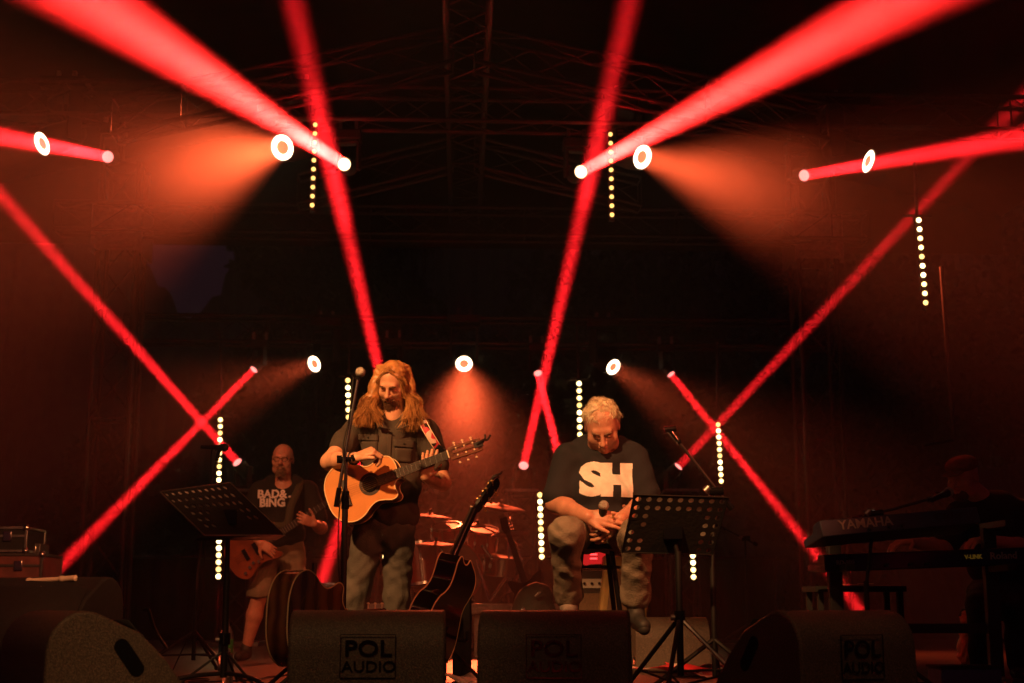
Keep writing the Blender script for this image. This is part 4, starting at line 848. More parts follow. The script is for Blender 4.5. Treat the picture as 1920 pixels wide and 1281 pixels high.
# ------------------------------------------------------------------ acoustic guitars
def guitar_outline(cut=True, n=10):
    # u along the neck (+), v across; cutaway on the -v side
    up = [(-.300, 0), (-.296, .075), (-.262, .145), (-.19, .190), (-.115, .188), (-.05, .150), (.0, .120), (.04, .117), (.09, .132), (.14, .138), (.175, .118), (.192, .075), (.195, .028)]
    lo = [(.195, -.028), (.172, -.036), (.152, -.058), (.148, -.090), (.154, -.118), (.142, -.138), (.108, -.144), (.06, -.128), (.01, -.120), (-.04, -.140), (-.09, -.176), (-.16, -.192), (-.24, -.162), (-.288, -.09)] if cut else [(u, -v) for u, v in up[1:]][::-1]
    pts = smoothpts([V((u, v, 0)) for u, v in up + lo + [up[0]]], 4)[:-1]; return [(p.x, p.y) for p in pts]
def acoustic(o, au, av, lab, top, side, cut=True, capo=True, gold=False, classical=True, group='acoustic guitars', neckw=.052, sc=1., bs=1.):
    # o: sound hole centre, au along neck, av across (up), third axis = out of the top
    au = V(au).normalized(); av = V(av); av = (av - au * av.dot(au)).normalized(); an = au.cross(av)
    T = Matrix.Translation(o) @ Matrix((au, av, an)).transposed().to_4x4() @ Matrix.Scale(sc, 4); t = thing('guitar', T @ V((-.3, 0, -.05)), lab, 'guitar', group)
    out = [(x * bs, y * bs) for x, y in guitar_outline(cut)]
    mb = MB(); mb.prism(out, -.098, -.003, T); mb.build('body_sides', M[side], t)
    mb = MB(); mb.prism([(x * .996, y * .996) for x, y in out], -.003, .0, T)
    mb.build('soundboard', M[top], t)
    for h in (0, -.097):
        mb = MB(); mb.tube([T @ V((x, y, h)) for x, y in out + out[:1]], .0035, 6); mb.build('binding', M['binding'], t)
    mb = MB(); mb.lathe([(0, .0012), (.046, .0012)], T @ V((0, 0, 0)), an, 32); mb.build('sound_hole', M['gloss'], t)
    mb = MB(); mb.lathe([(.047, .0016), (.051, .002), (.054, .0014), (.058, .002), (.063, .0014)], T @ V((0, 0, 0)), an, 40); mb.build('rosette', M['rosew'], t)
    mb = MB(); mb.box(T @ V((-.165 * bs, 0, .006)), (.028, .15, .011), T.to_3x3()); mb.build('bridge', M['rosew'], t, .003)
    mb = MB(); mb.box(T @ V((-.160 * bs, 0, .0135)), (.004, .075, .005), T.to_3x3()); mb.build('saddle', M['ivory'], t)
    w = neckw; nut = .47
    mb = MB(); r3 = T.to_3x3(); sec = []
    mb.prism([(.06, -w / 2 - .002), (nut, -w / 2 + .004), (nut, w / 2 - .004), (.06, w / 2 + .002)], .004, .0105, T); mb.build('fretboard', M['rosew'], t)
    mb = MB()
    for i in range(1, 20):
        u = nut - .65 * (1 - 2 ** (-i / 12));
        if u > .062: mb.box(T @ V((u, 0, .0112)), (.0026, w - .006, .0022), r3)
    mb.build('frets', M['chrome'], t)
    mb = MB(); pr = [(0 + (w / 2 - .003) * math.cos(a), -.022 * math.sin(a) + .004) for a in [PI * i / 8 for i in range(9)]]; vs = [T @ V((u, y, z)) for u in (.19, nut) for y, z in pr]; n = 9
    mb.add(vs, [(i, i + 1, n + i + 1, n + i) for i in range(n - 1)] + [(0, n, 2 * n - 1, n - 1), tuple(range(n)), tuple(range(n, 2 * n))])
    mb.build('neck', M['mahog'] if side != 'gloss' else M['gloss'], t)
    mb = MB(); mb.box(T @ V((nut + .002, 0, .010)), (.006, w - .006, .012), r3); mb.build('nut', M['ivory'], t)
    Th = T @ Matrix.Translation((nut + .004, 0, 0)) @ Matrix.Rotation(R(13), 4, 'Y')
    mb = MB()
    if classical:
        for q in (-1, 0, 1): mb.prism([(0, q * .027 - .0055 - (.004 if q else 0)), (.17, q * .031 - .006), (.17, q * .031 + .006), (0, q * .027 + .0055 + (.004 if q else 0))], -.012, .006, Th)
        mb.prism([(0, -.027), (.022, -.03), (.022, .03), (0, .027)], -.0125, .0065, Th); mb.prism([(.165, -.036), (.19, -.034), (.185, 0), (.19, .034), (.165, .036)], -.0125, .0065, Th)
    else: mb.prism([(0, -.022), (.02, -.03), (.17, -.038), (.185, -.025), (.19, 0), (.185, .025), (.17, .038), (.02, .03), (0, .022)], -.014, .002, Th)
    mb.build('headstock', M['mahog'] if side != 'gloss' else M['gloss'], t, .002)
    for s in (-1, 1):
        for i in range(3):
            u = .045 + i * .048; mb = MB(); g = M['gold'] if gold else M['ivory']
            if classical: mb.cyl(Th @ V((u, s * .012, -.003)), Th @ V((u, s * .03, -.003)), .0045, n=8)
            mb.cyl(Th @ V((u, s * .035, -.018)), Th @ V((u, s * .052, -.018)), .004, n=8); mb.ball(Th @ V((u, s * .058, -.018)), .0085, 8, (1, .8, .7)); mb.cyl(Th @ V((u, s * .02, -.015)), Th @ V((u, s * .02, .012)), .0045, n=8); mb.build('tuning_peg', g, t)
    mb = MB()
    for i in range(6):
        y = (i - 2.5) / 5; mb.tube([T @ V((-.160 * bs, y * .057, .0165)), T @ V((nut + .002, y * (w - .014), .0165)), Th @ V((.045 + (i % 3) * .048, (1 if i > 2 else -1) * .016, .007))], .0007, 4)
    mb.build('strings', M['chrome'], t)
    if capo:
        mb = MB(); mb.box(Th @ V((.17, .0, .012)), (.05, .03, .016), Th.to_3x3()); mb.tube(smoothpts([Th @ V((.16, 0, .02)), Th @ V((.2, .012, .03)), Th @ V((.225, .01, .01)), Th @ V((.25, .03, .02))], 4), .006, 6); mb.tube(smoothpts([Th @ V((.19, 0, .01)), Th @ V((.215, .02, .02)), Th @ V((.22, .04, .02))], 4), .006, 6)
        tag(mb.build('clip_on_tuner', M['black'], t))
    return t, T, Th
# guitar in the singer's hands
GY = 7.92
go = at(694, 908, GY); gu = at(834, 855, GY - .10) - go
G1, T1, H1 = acoustic(go, gu, at(672, 850, GY) - go + V((0, .03, 0)), 'orange topped nylon string guitar held by the long haired singer', 'spruce', 'mahog', bs=.87)

# black guitar on its stand
b0 = at(838, 1095, 7.3); nu = at(925, 885, 7.55) - at(845, 1065, 7.3)
G2, T2, H2 = acoustic(at(817, 1118, 7.3), nu, V((.34, .93, -.2)), 'black guitar with cream edges leaning on a stand beside the dark pedestal, gold tuners', 'gloss', 'gloss', capo=True, gold=True, classical=False, group='guitars resting on stands', sc=1.14)
# sunburst guitar lying on its rim, butt end to the audience
G3, T3, H3 = acoustic(at(571, 1158, 6.85), V((.42, .9, .0)), V((0, 0, -1)), 'brown sunburst guitar with cream edges resting on its side behind the lit middle monitor', 'burst', 'burst', capo=False, cut=True, classical=False, group='guitars resting on stands', sc=1.12)
def gstand(px, Y, lab, dx=0., h=.62):
    x = at(px, 1150, Y).x; t = thing('guitar_stand', (x, Y, 0), lab, 'guitar stand', 'guitar stands'); mb = MB(); mb.cyl((x, Y + .12, .12), (x + dx, Y + .2, h), .012, n=8); mb.build('upright', M['black'], t)
    for s in (-1, 1): mb = MB(); mb.cyl((x, Y + .12, .22), (x + s * .22, Y - .12, .015), .010, n=8); mb.build('leg', M['black'], t); mb = MB(); mb.tube(smoothpts([(x, Y + .1, .25), (x + s * .1, Y + .02, .24), (x + s * .11, Y - .1, .25), (x + s * .11, Y - .11, .29)], 5), .009, 8); mb.build('cradle_arm', M['rubber'] if False else M['matte'], t)
    mb = MB(); mb.cyl((x, Y + .12, .22), (x, Y + .38, .015), .010, n=8); mb.build('rear_leg', M['black'], t)
gstand(835, 7.45, 'black stand under the black guitar')
gstand(580, 6.8, 'black stand under the sunburst guitar')
# dark pedestal beside black guitar
b = V((at(868, 1100, 7.6).x, 7.75, 0)); zt = at(868, 1085, 7.6).z; t = thing('pedestal', b, 'tall narrow black stand between the two middle monitors with a folded tan cloth on top', 'stand')
mb = MB(); mb.box(b + V((0, 0, zt / 2 + .02)), (.085, .06, zt - .02)); mb.box(b + V((.035, .05, zt / 2)), (.03, .03, zt - .1)); mb.box(b + V((-.035, .05, zt / 2)), (.03, .03, zt - .1)); mb.build('column', M['matte'], t, .006)
mb = MB(); mb.box(b + V((0, 0, .012)), (.34, .3, .024)); mb.build('base_plate', M['black'], t, .004)
mb = MB(); mb.box(b + V((-.01, -.0, zt - .03)), (.13, .12, .05), Matrix.Rotation(R(18), 3, 'Y')); mb.build('top_pad', M['matte'], t, .012)
mb = MB(); c = at(857, 1071, 7.6); vs = []
for i in range(8):
    for j in range(6): vs.append(c + V(((i - 3.5) * .012, (j - 2) * .02, -.0075 * (i - 3.5) + .004 * math.sin(i * 1.7 + j))))
mb.add(vs, [(i * 6 + j, i * 6 + j + 1, i * 6 + j + 7, i * 6 + j + 6) for i in range(7) for j in range(5)]); tag(mb.build('folded_cloth', M['shorts'], solid=.012), 'small tan cloth draped on the pedestal beside the black guitar', 'cloth')
# dark bass guitar and bag on the drum side
G4o = at(975, 1075, 11.2); t = thing('electric_guitar', (G4o.x, 11.2, .2), 'dark electric guitar leaning at the right end of the drum platform', 'guitar')
a, b = at(990, 1110, 11.1), at(948, 985, 11.4); d = (b - a).normalized(); s_ = d.cross(V((0, -1, 0))).normalized()
Tm = Matrix.Translation(a) @ Matrix((d, s_, d.cross(s_))).transposed().to_4x4()
mb = MB(); mb.prism([(p.x, p.y) for p in smoothpts([V(q + (0,)) for q in [(-.22, 0), (-.2, .1), (-.1, .15), (0, .11), (.06, .13), (.14, .15), (.12, .09), (.08, .03), (.08, -.03), (.12, -.09), (.12, -.13), (.05, -.12), (0, -.11), (-.1, -.15), (-.2, -.1), (-.22, 0)]], 4)[:-1]], -.02, .02, Tm); mb.build('body', M['gloss'], t)
mb = MB(); mb.prism([(.05, -.026), (.55, -.02), (.55, .02), (.05, .026)], .0, .022, Tm); mb.build('neck', M['rosew'], t)
mb = MB(); mb.prism([(.55, -.02), (.6, -.04), (.7, -.03), (.7, .03), (.55, .02)], -.0, .018, Tm); mb.build('headstock', M['gloss'], t)
for i in range(4): mb = MB(); mb.cyl(Tm @ V((.58 + i * .03, .02, .02)), Tm @ V((.58 + i * .03, .055, .02)), .008, n=8); mb.build('tuning_peg', M['chrome'], t)
for i in (0, 1): mb = MB(); mb.box(Tm @ V((-.06 + i * .07, 0, .024)), (.02, .07, .012), Tm.to_3x3()); mb.build('pickup', M['chrome'], t)
mb = MB(); c = at(1002, 1120, 10.7); sd = SDF(); t = thing('gig_bag', (c.x, 10.7, 0), 'slumped black bag with orange glints in front of the drum platform', 'bag')
sd.ell((c.x, 10.75, .32), (.17, .14, .26)); sd.cap((c.x - .12, 10.7, .2), (c.x + .1, 10.7, .2), .14, k=.08); sd.cap((c.x - .05, 10.75, .46), (c.x + .05, 10.75, .50), .07, k=.05); sd.build('bag_body', M['matte'], t, .012, .008, 14, 1.)
for dx, dz in ((-.1, .38), (.02, .5)): mb = MB(); mb.box((c.x + dx, 10.60, dz), (.06, .02, .02), Matrix.Rotation(R(-35), 3, 'Y')); mb.build('buckle', M['chrome'], t, .004)
# cymbal-side upright white stub left of the drum platform is part of the riser

# ------------------------------------------------------------------ bar stool
SX, SYY = at(1117, 1020, 7.25).x, 7.3; sz = at(1117, 1012, 7.25).z
t = thing('bar_stool', (SX, SYY, 0), 'black metal bar stool under the seated man', 'stool')
mb = MB(); mb.lathe([(0, .0), (.165, 0), (.175, .015), (.172, .04), (.15, .05), (0, .05)], (SX, SYY, sz - .05), (0, 0, 1), 28); mb.build('seat', M['matte'], t)
for sx in (-1, 1):
    for sy in (-1, 1): mb = MB(); mb.cyl((SX + sx * .075, SYY + sy * .09, sz - .05), (SX + sx * .155, SYY + sy * .17, 0), .0125, n=10); mb.build('leg', M['gloss'], t)
for z, r in ((sz - .14, .125), (.30, .165)):
    mb = MB(); mb.tube([(SX + r * math.cos(a), SYY + r * 1.05 * math.sin(a), z) for a in [2 * PI * i / 28 for i in range(29)]], .009, 8); mb.build('foot_ring' if z < .4 else 'seat_ring', M['gloss'], t)
mb = MB(); mb.box((SX + .01, SYY - .172, sz - .018), (.06, .006, .012)); mb.build('badge', M['gold'], t)

# ------------------------------------------------------------------ keyboards
def keyboard(pl, pr, Yl, Yr, h, d, lab, m, texts, zoff=0, tilt=0):
    a, b = at(*pl, Yl), at(*pr, Yr); b.z = b.z; ax = (b - a); L = ax.length; ax.normalize(); ay = V((0, 0, 1)).cross(ax).normalized(); az = ax.cross(ay)
    if tilt: q = Matrix.Rotation(R(tilt), 3, ax); ay = q @ ay; az = q @ az
    T = Matrix.Translation(a) @ Matrix((ax, ay, az)).transposed().to_4x4(); t = thing('keyboard', a.lerp(b, .5) - az * h, lab, 'keyboard', 'electronic keyboards on the stand')
    mb = MB(); mb.prism([(0, 0), (0, -h), (d, -h * .9), (d, -h * .45), (d * .45, -h * .4), (d * .38, 0)], 0, L, Matrix.Translation(a) @ Matrix((ay, az, ax)).transposed().to_4x4()); mb.build('case', M[m], t, .006)
    mb = MB(); nk = 42
    for i in range(nk): mb.box(T @ V((L * .05 + L * .9 * (i + .5) / nk, d * .72, -h * .36)), (L * .9 / nk * .9, d * .5, .012), T.to_3x3())
    mb.build('white_keys', M['ivory'], t); mb = MB()
    for i in range(nk):
        if i % 7 not in (2, 6): mb.box(T @ V((L * .05 + L * .9 * (i + 1) / nk, d * .62, -h * .3)), (L * .45 / nk, d * .3, .016), T.to_3x3())
    mb.build('black_keys', M['gloss'], t)
    for body, size, u, v, mm, sx in texts:
        mb = MB(); add_text(mb, body, size, T @ Matrix.Translation((L * u, -.002, -h * v)) @ Matrix.Rotation(R(90), 4, 'X'), .0012, sx); mb.build('lettering', M[mm], t)
    for u in (.3, .42, .5): mb = MB(); mb.cyl(T @ V((L * u, -.001, -h * .75)), T @ V((L * u, -.02, -h * .75)), .009, n=10); mb.build('socket', M['black'], t)
    return t, T, L
KY = 7.4
keyboard((1536, 976), (1832, 950), 7.0, 7.1, .085, .26, 'upper keyboard in navy blue with large silver lettering on its back', 'blue', [('YAMAHA', .066, .28, .42, 'ink', 1.05), ('CS1x', .045, .80, .42, 'rosew', 1.5)], tilt=-12)
keyboard((1545, 1040), (1925, 1026), 7.3, 7.35, .09, .30, 'lower long black keyboard with faint lettering on its back', 'gloss', [('Roland', .05, .88, .45, 'ink', 1.05), ('RD-500', .03, .1, .5, 'ink', 1), ('V-LINK', .03, .73, .45, 'screen', 1)])
kx0, kx1 = at(1560, 1000, 7.5).x, at(1850, 1000, 7.5).x
t = thing('keyboard_stand', ((kx0 + kx1) / 2, 7.5, 0), 'black two tier column stand under both keyboards', 'keyboard stand')
for x in (kx0, kx1):
    mb = MB(); mb.box((x, 7.48, at(1700, 985, 7.5).z / 2), (.07, .05, at(1700, 985, 7.5).z - .03)); mb.build('column', M['black'], t, .005)
    for pz in (1066, 985): mb = MB(); mb.box((x, 7.36, at(1700, pz, 7.4).z), (.045, .36, .035)); mb.build('support_arm', M['black'], t, .004)
    mb = MB(); mb.box((x, 7.5, .03), (.06, .62, .05)); mb.build('foot', M['black'], t, .008)
mb = MB(); mb.box(((kx0 + kx1) / 2, 7.5, .3), (kx1 - kx0, .03, .05)); mb.build('cross_bar', M['black'], t)
# extra box with papers under the keyboards, crate, silver bag
b = at(1600, 1098, 7.9); t = thing('effects_case', (b.x, 7.9, 0), 'dark low table with pale cards under the keyboards', 'table'); mb = MB(); mb.box((b.x, 7.9, b.z - .02), (.5, .3, .03)); mb.build('table_top', M['matte'], t)
for sx in (-1, 1):
    for sy in (-1, 1): mb = MB(); mb.box((b.x + sx * .22, 7.9 + sy * .12, (b.z - .035) / 2), (.03, .03, b.z - .035)); mb.build('leg', M['matte'], t)
for i in range(2): mb = MB(); mb.box((b.x - .05 + i * .09, 7.8, b.z + .004 + .004 * i), (.08, .06, .004), Matrix.Rotation(R(20 + 30 * i), 3, 'Z')); tag(mb.build('card', M['ivory']), ('pale card under the keyboards, nearer the blue keyboard end', 'pale card under the keyboards, nearer the player')[i], 'card', 'cards on the low table')
c = at(1828, 1180, 8.2); t = thing('foil_bag', (c.x, 8.2, 0), 'crumpled shiny bag, orange glow in its colour, on floor by the keyboard player', 'bag'); sd = SDF(); sd.ell((c.x, 8.25, c.z), (.07, .06, .13)); sd.ell((c.x, 8.25, c.z - .12), (.09, .08, .1)); sd.cap((c.x, 8.25, 0.03), (c.x, 8.25, c.z - .1), .07); sd.build('foil', mat('orange_lit_foil', (.8, .25, .12), .3, .3), t, .008, .012, 32, 2.)  # silver bag, the orange light on it put into the foil colour
c = at(1822, 1265, 7.0); b = V((c.x, 7.0, 0)); t = thing('crate', b, 'dark blue crate at the bottom right below the keyboards', 'crate'); mb = MB(); mb.box(b + V((0, .1, .06)), (.3, .2, .11)); mb.build('crate_body', M['purple'], t, .008)
mb = MB(); mb.box(b + V((0, .1, .122)), (.31, .21, .012)); mb.build('rim', M['matte'], t)
t, e = boomstand(1620, 7.15, (1640, 965), (1765, 930), (1600, 975), 'boom stand reaching over the keyboards towards the player')
mic(at(1779, 923, 7.15), (at(1745, 938, 7.05) - at(1779, 923, 7.15)), 'vocal microphone with pale grille at the mouth of the keyboard player')

# ------------------------------------------------------------------ people
def ry(a): return Matrix.Rotation(R(a), 3, 'Z')
def headrot(yaw, tilt, roll=0): return Matrix.Rotation(R(yaw), 3, 'Z') @ Matrix.Rotation(R(roll), 3, 'Y') @ Matrix.Rotation(R(tilt), 3, 'X')
def ribbon(pts, nrm, w, name, m, parent, th=.003, n=6, edge=None):
    pts = smoothpts(pts, n); mb = MB(); vs = []; k = len(pts)
    for i, p in enumerate(pts):
        d = (pts[min(i + 1, k - 1)] - pts[max(i - 1, 0)]).normalized(); s = d.cross(V(nrm)).normalized() * w / 2; vs += [p - s, p + s]
    mb.add(vs, [(2 * i, 2 * i + 1, 2 * i + 3, 2 * i + 2) for i in range(k - 1)]); o = mb.build(name, m, parent, solid=th)
    if edge:
        mb = MB(); mb.tube([vs[2 * i] for i in range(k)], .0028, 5); mb.tube([vs[2 * i + 1] for i in range(k)], .0028, 5); mb.build('strap_edging', edge, o)
    return o
def shoe(S, a, d, L=.27):
    a = V(a); d = V(d).normalized(); S.cap(a + V((0, 0, .0)), a + V((0, 0, -.045)), .045, .042); S.cap(a + V((0, 0, -.06)) - d * .02, a + V((0, 0, -.068)) + d * (L - .1), .036, .034, k=.03)

# ---- the long haired singer
Y0 = 8.2; P = lambda x, y, d=0.: at(x, y, Y0 + d)
g = P(705, 1200); t = thing('person', (g.x, Y0, 0), 'long haired man standing in a charcoal work shirt and faded jeans, playing an acoustic guitar', 'person')
S = SDF(); hr = headrot(-17, 33, 5); hc = P(737, 720, -.01)
head(S, hc, hr, 1.0); S.cap(P(738, 745, .03), P(738, 785, .04), .058, .065)
sh = [P(664, 808, .03), P(801, 812, .03)]; el = [P(617, 866, -.12), P(830, 905, -.02)]; wr = [P(668, 858, -.42), P(797, 894, -.30)]
S.ell(P(735, 855, .03), (.16, .09, .2)); S.ell(P(733, 960, .03), (.15, .1, .2)); S.cap(sh[0], sh[1], .05, k=.04)
for i in (0, 1):
    S.cap(sh[i], el[i], .056, .046, k=.03); S.cap(el[i], el[i].lerp(wr[i], .35), .046, .045, k=.02); S.cap(el[i].lerp(wr[i], .35), wr[i], .044, .029, k=.02)
hand(S, wr[0], P(706, 843, -.43) - wr[0], (.1, .5, -.8), -1, [(.9, 1.1, .6), (.95, 1.2, .6), (1., 1.2, .7), (1.05, 1.2, .7)], thumb=(.5, -.25), s=1.12)
hand(S, wr[1] + V((0, -.01, 0)), (.18, -.42, .9), (0, 1, .28), -1, [(.1, .55, .9), (.45, .7, .9), (.5, .8, .9), (.4, .8, .9)], thumb=(.2, .9), spread=.10)
S.build('body', M['skin'], t, .0046)
S = SDF()      # shirt
S.ell(P(733, 845, .03), (.185, .115, .17), k=.03); S.ell(P(735, 905, .03), (.172, .128, .16), k=.05); S.ell(P(731, 965, .03), (.172, .125, .12), k=.05)
S.cap(P(672, 806, .03), P(798, 810, .03), .068, k=.05); S.cap(P(712, 785, .04), P(762, 786, .04), .05, k=.05)
for i, f in ((0, .50), (1, .62)):
    e = sh[i].lerp(el[i], f); S.cap(sh[i], e, .071, .074, k=.025)
S.cut(P(733, 997), (0, 0, -1)); sl = SDF
for i, f in ((0, .50), (1, .62)):
    pass
S.cap(P(737, 752, -.0), P(737, 774, -.035), .045, .047, k=.01, op=-1); S.ell(P(737, 780, -.10), (.020, .05, .036), k=.012, op=-1)
so = S.build('shirt', M['shirt'], t, .0055, .0050, 15, .6)
for sx, lx in ((-1, 722), (1, 752)):
    mb = MB(); c0 = P(737 + sx * 20, 780, -.035); c1 = P(737 + sx * 17, 796, -.10); c2 = P(737 + sx * 5, 806, -.115); c3 = P(737 + sx * 30, 800, -.105)
    mb.add([c0, c1, c2, c3, P(737 + sx * 28, 786, -.06)], [(0, 1, 2, 3, 4)]); mb.build('collar', M['shirt'], so, solid=.006)
def on_surface(target, px, py, off=-.004):
    W = parent_world(target); tb = on_surface.c.get(target.name)
    if tb is None: tb = on_surface.c[target.name] = BVHTree.FromPolygons([W @ v.co for v in target.data.vertices], [list(p.vertices) for p in target.data.polygons])
    q = at(px, py, 5.); d = (q - CL).normalized(); h = tb.ray_cast(CL, d)
    return (h[0] + V((0, off, 0))) if h[0] else at(px, py, Y0 - .12)
on_surface.c = {}
def patch(corners, target, name, m, parent, n=6, th=.004, off=-.005):
    (a, b), (c, d) = (V(corners[0] + (0,)), V(corners[1] + (0,))), (V(corners[2] + (0,)), V(corners[3] + (0,))); vs = []
    for i in range(n + 1):
        for j in range(n + 1):
            u, v = i / n, j / n; p = a * (1 - u) * (1 - v) + b * u * (1 - v) + c * u * v + d * (1 - u) * v; vs.append(on_surface(target, p.x, p.y, off))
    mb = MB(); mb.add(vs, [(i * (n + 1) + j, i * (n + 1) + j + 1, (i + 1) * (n + 1) + j + 1, (i + 1) * (n + 1) + j) for i in range(n) for j in range(n)]); return mb.build(name, m, parent, solid=th)
for c in ([(672, 815), (709, 815), (709, 827), (672, 826)], [(738, 825), (779, 827), (777, 841), (738, 837)]):
    f = patch(c, so, 'pocket_flap', M['shirt'], so, off=-.009); q = on_surface(so, sum(a for a, b in c) / 4, sum(b for a, b in c) / 4, -.014); mb = MB(); mb.ball(q, .006, 8); mb.build('button', M['matte'], f)
for c in ([(674, 828), (708, 828), (707, 852), (675, 851)], [(740, 840), (775, 842), (773, 868), (741, 866)]): patch(c, so, 'pocket', M['shirt'], so, off=-.005)
patch([(727, 810), (735, 810), (732, 868), (724, 868)], so, 'button_placket', M['shirt'], so, off=-.005)
S = SDF()      # jeans
hp = [V((P(692, 1000).x, Y0 + .03, .84)), V((P(748, 1000).x, Y0 + .03, .84))]; kn = [V((P(668, 1090).x, Y0 - .02, .47)), V((P(744, 1090).x, Y0 + .0, .47))]; an = [V((P(660, 1200).x, Y0 + .05, .09)), V((P(748, 1200).x, Y0 + .06, .09))]
S.ell(P(720, 985, .04), (.165, .12, .13), k=.04)
for i in (0, 1): S.cap(hp[i], kn[i], .096, .074, k=.03); S.cap(kn[i], an[i], .076, .07, k=.02)
S.build('jeans', M['jeans'], t, .006, .0055, 20, 2.)
for i in (0, 1): S = SDF(); shoe(S, an[i] + V((0, 0, .015)), ((-.25, -1, 0), (.25, -1, 0))[i]); S.build('shoe', M['shoe'], t, .007)
# hair: a soft mass under many separate strands
S = SDF(); H = lambda x, y, d: P(x, y, d)
S.ell(hc + hr @ V((0, .03, .045)), (.086, .092, .086), k=.02)
for s, pts in ((-1, [(713, 692, .0, .03), (704, 722, .0, .036), (698, 748, -.0, .038), (692, 772, -.02, .030), (690, 782, -.03, .016)]), (1, [(762, 692, .0, .028), (769, 725, .0, .030), (772, 755, -.0, .032), (773, 780, -.03, .026), (772, 792, -.05, .014)])):
    for a, b in zip(pts[:-1], pts[1:]): S.cap(H(*a[:3]), H(*b[:3]), a[3], b[3], k=.02)
S.ell(hc + hr @ V((0, -.065, -.05)), (.051, .09, .12), hr, k=.01, op=-1); S.ell(hc + hr @ V((0, -.09, .020)), (.046, .06, .030), hr, k=.01, op=-1)
S.cap(P(739, 735, .09), P(739, 790, .10), .075, .075, k=.03); S.cap(P(716, 735, .06), P(715, 782, .06), .034, .034, k=.02); S.cap(P(757, 740, .06), P(759, 782, .06), .03, .03, k=.02); S.cut(P(737, 812), (0, 0, -1))
ho = S.build('hair', M['hairb'], t, .005, .003, 45, 1.)
rs = random.Random(5); mb = MB()
for k in range(210):
    s = -1 if rs.random() < .52 else 1; a = rs.random(); b_ = rs.random()
    if s < 0: ex, ey = 716 - 52 * rs.random() ** .85, 776 + 26 * rs.random(); mx = 703 - 24 * b_ - 8 * (1 - a) * 0
    else: ex, ey = 753 + 45 * rs.random() ** .9, 780 + 30 * rs.random(); mx = 765 + 22 * b_
    ph = rs.random() * 6; am = .003 + .007 * rs.random(); fr = rs.uniform(6, 12); tone = rs.choice((0, 0, 1, 1, 2)); ed = -.115 + .15 * a * rs.random()
    for q in range(15):
        j = lambda w: V((rs.gauss(0, w), rs.gauss(0, w), rs.gauss(0, w * .5)))
        top = hc + hr @ V((s * (.003 + .03 * b_), -.058 + .13 * a, .124 - .018 * b_ - .05 * abs(a - .35))) + j(.004)
        side = hc + hr @ V((s * (.068 + .012 * b_), -.050 + .12 * a, .03)) + j(.005)
        lo = hc + hr @ V((s * (.072 + .020 * b_), -.050 + .12 * a, -.045)) + j(.006)
        mid = P(mx, 752, -.07 + .12 * a) + j(.008); end = P(ex, ey, ed) + j(.011)
        pts = smoothpts([top, side, lo, mid, end], 5); L = len(pts)
        pts = [p + V((math.sin(i / L * fr + ph), math.cos(i / L * fr * 1.2 + ph), 0)) * am * (i / L) * 1.5 for i, p in enumerate(pts)]
        mb.mi = tone if rs.random() < .8 else rs.choice((0, 1, 2)); mb.tube(pts, rs.uniform(.0009, .0017), 3, lambda u: 1 - .6 * u)
mb.build('hair_strands', [M['hairb'], M['hairb2'], M['hairb3']], ho)
mb = MB()
for k in range(480):       # beard
    u, v_ = rs.uniform(-1, 1), rs.random(); p = hc + hr @ V((u * .046, -.088 + .042 * u * u - .012 * (1 - v_) * 0 - .004, -.064 - .045 * v_ + .012 * u * u)); d = hr @ V((u * .4, -.6, -1)); mb.tube([p, p + d.normalized() * rs.uniform(.016, .034)], .0018, 4, lambda u: 1 - .6 * u)
for k in range(90): u = rs.uniform(-1, 1); p = hc + hr @ V((u * .026, -.106 + .014 * u * u, -.047 - .006 * abs(u))); mb.tube([p, p + hr @ V((u * .012, -.004, -.010))], .0016, 4)
mb.build('beard', M['beard'], t)
mb = MB()
for s in (-1, 1): mb.tube(smoothpts([hc + hr @ V((s * x, y, z)) for x, y, z in ((.014, -.103, .021), (.03, -.102, .027), (.046, -.088, .021))], 4), .0055, 6)
mb.build('eyebrows', M['beard'], t)
mb = MB(); mb.tube([wr[0] + V((0, 0, 0)) + (el[0] - wr[0]).normalized() * .03 + frame(el[0] - wr[0]) @ V((.036 * math.cos(a), .036 * math.sin(a), 0)) for a in [2 * PI * i / 18 for i in range(19)]], .006, 6); mb.build('wristband', M['gloss'], t)
# guitar strap belongs to his guitar
sm, st_, sp_ = nt('woven_strap'); tc = st_.nodes.new('ShaderNodeTexCoord'); vo = st_.nodes.new('ShaderNodeTexVoronoi'); vo.inputs['Scale'].default_value = 34; rr = st_.nodes.new('ShaderNodeValToRGB'); rr.color_ramp.interpolation = 'CONSTANT'
e = rr.color_ramp.elements; e[0].color = (.02, .015, .015, 1); e[1].position = .5; e[1].color = (.6, .05, .08, 1); e2 = e.new(.72); e2.color = (.75, .6, .55, 1)
st_.links.new(tc.outputs['Object'], vo.inputs['Vector']); st_.links.new(vo.outputs['Color'], rr.inputs[0]); st_.links.new(rr.outputs[0], sp_.inputs['Base Color'])
ribbon([P(768, 768, .07), P(778, 773, .0), P(788, 783, -.075), P(800, 806, -.115), P(812, 826, -.11), P(822, 842, -.08), P(828, 852, .02), P(810, 900, .16)], (0, 1, -.2), .042, 'strap', sm, G1, edge=M['ivory'])
mb = MB(); mb.box(P(825, 843, -.09), (.05, .03, .04), Matrix.Rotation(R(35), 3, 'Y')); mb.build('strap_end', M['gloss'], G1, .006)

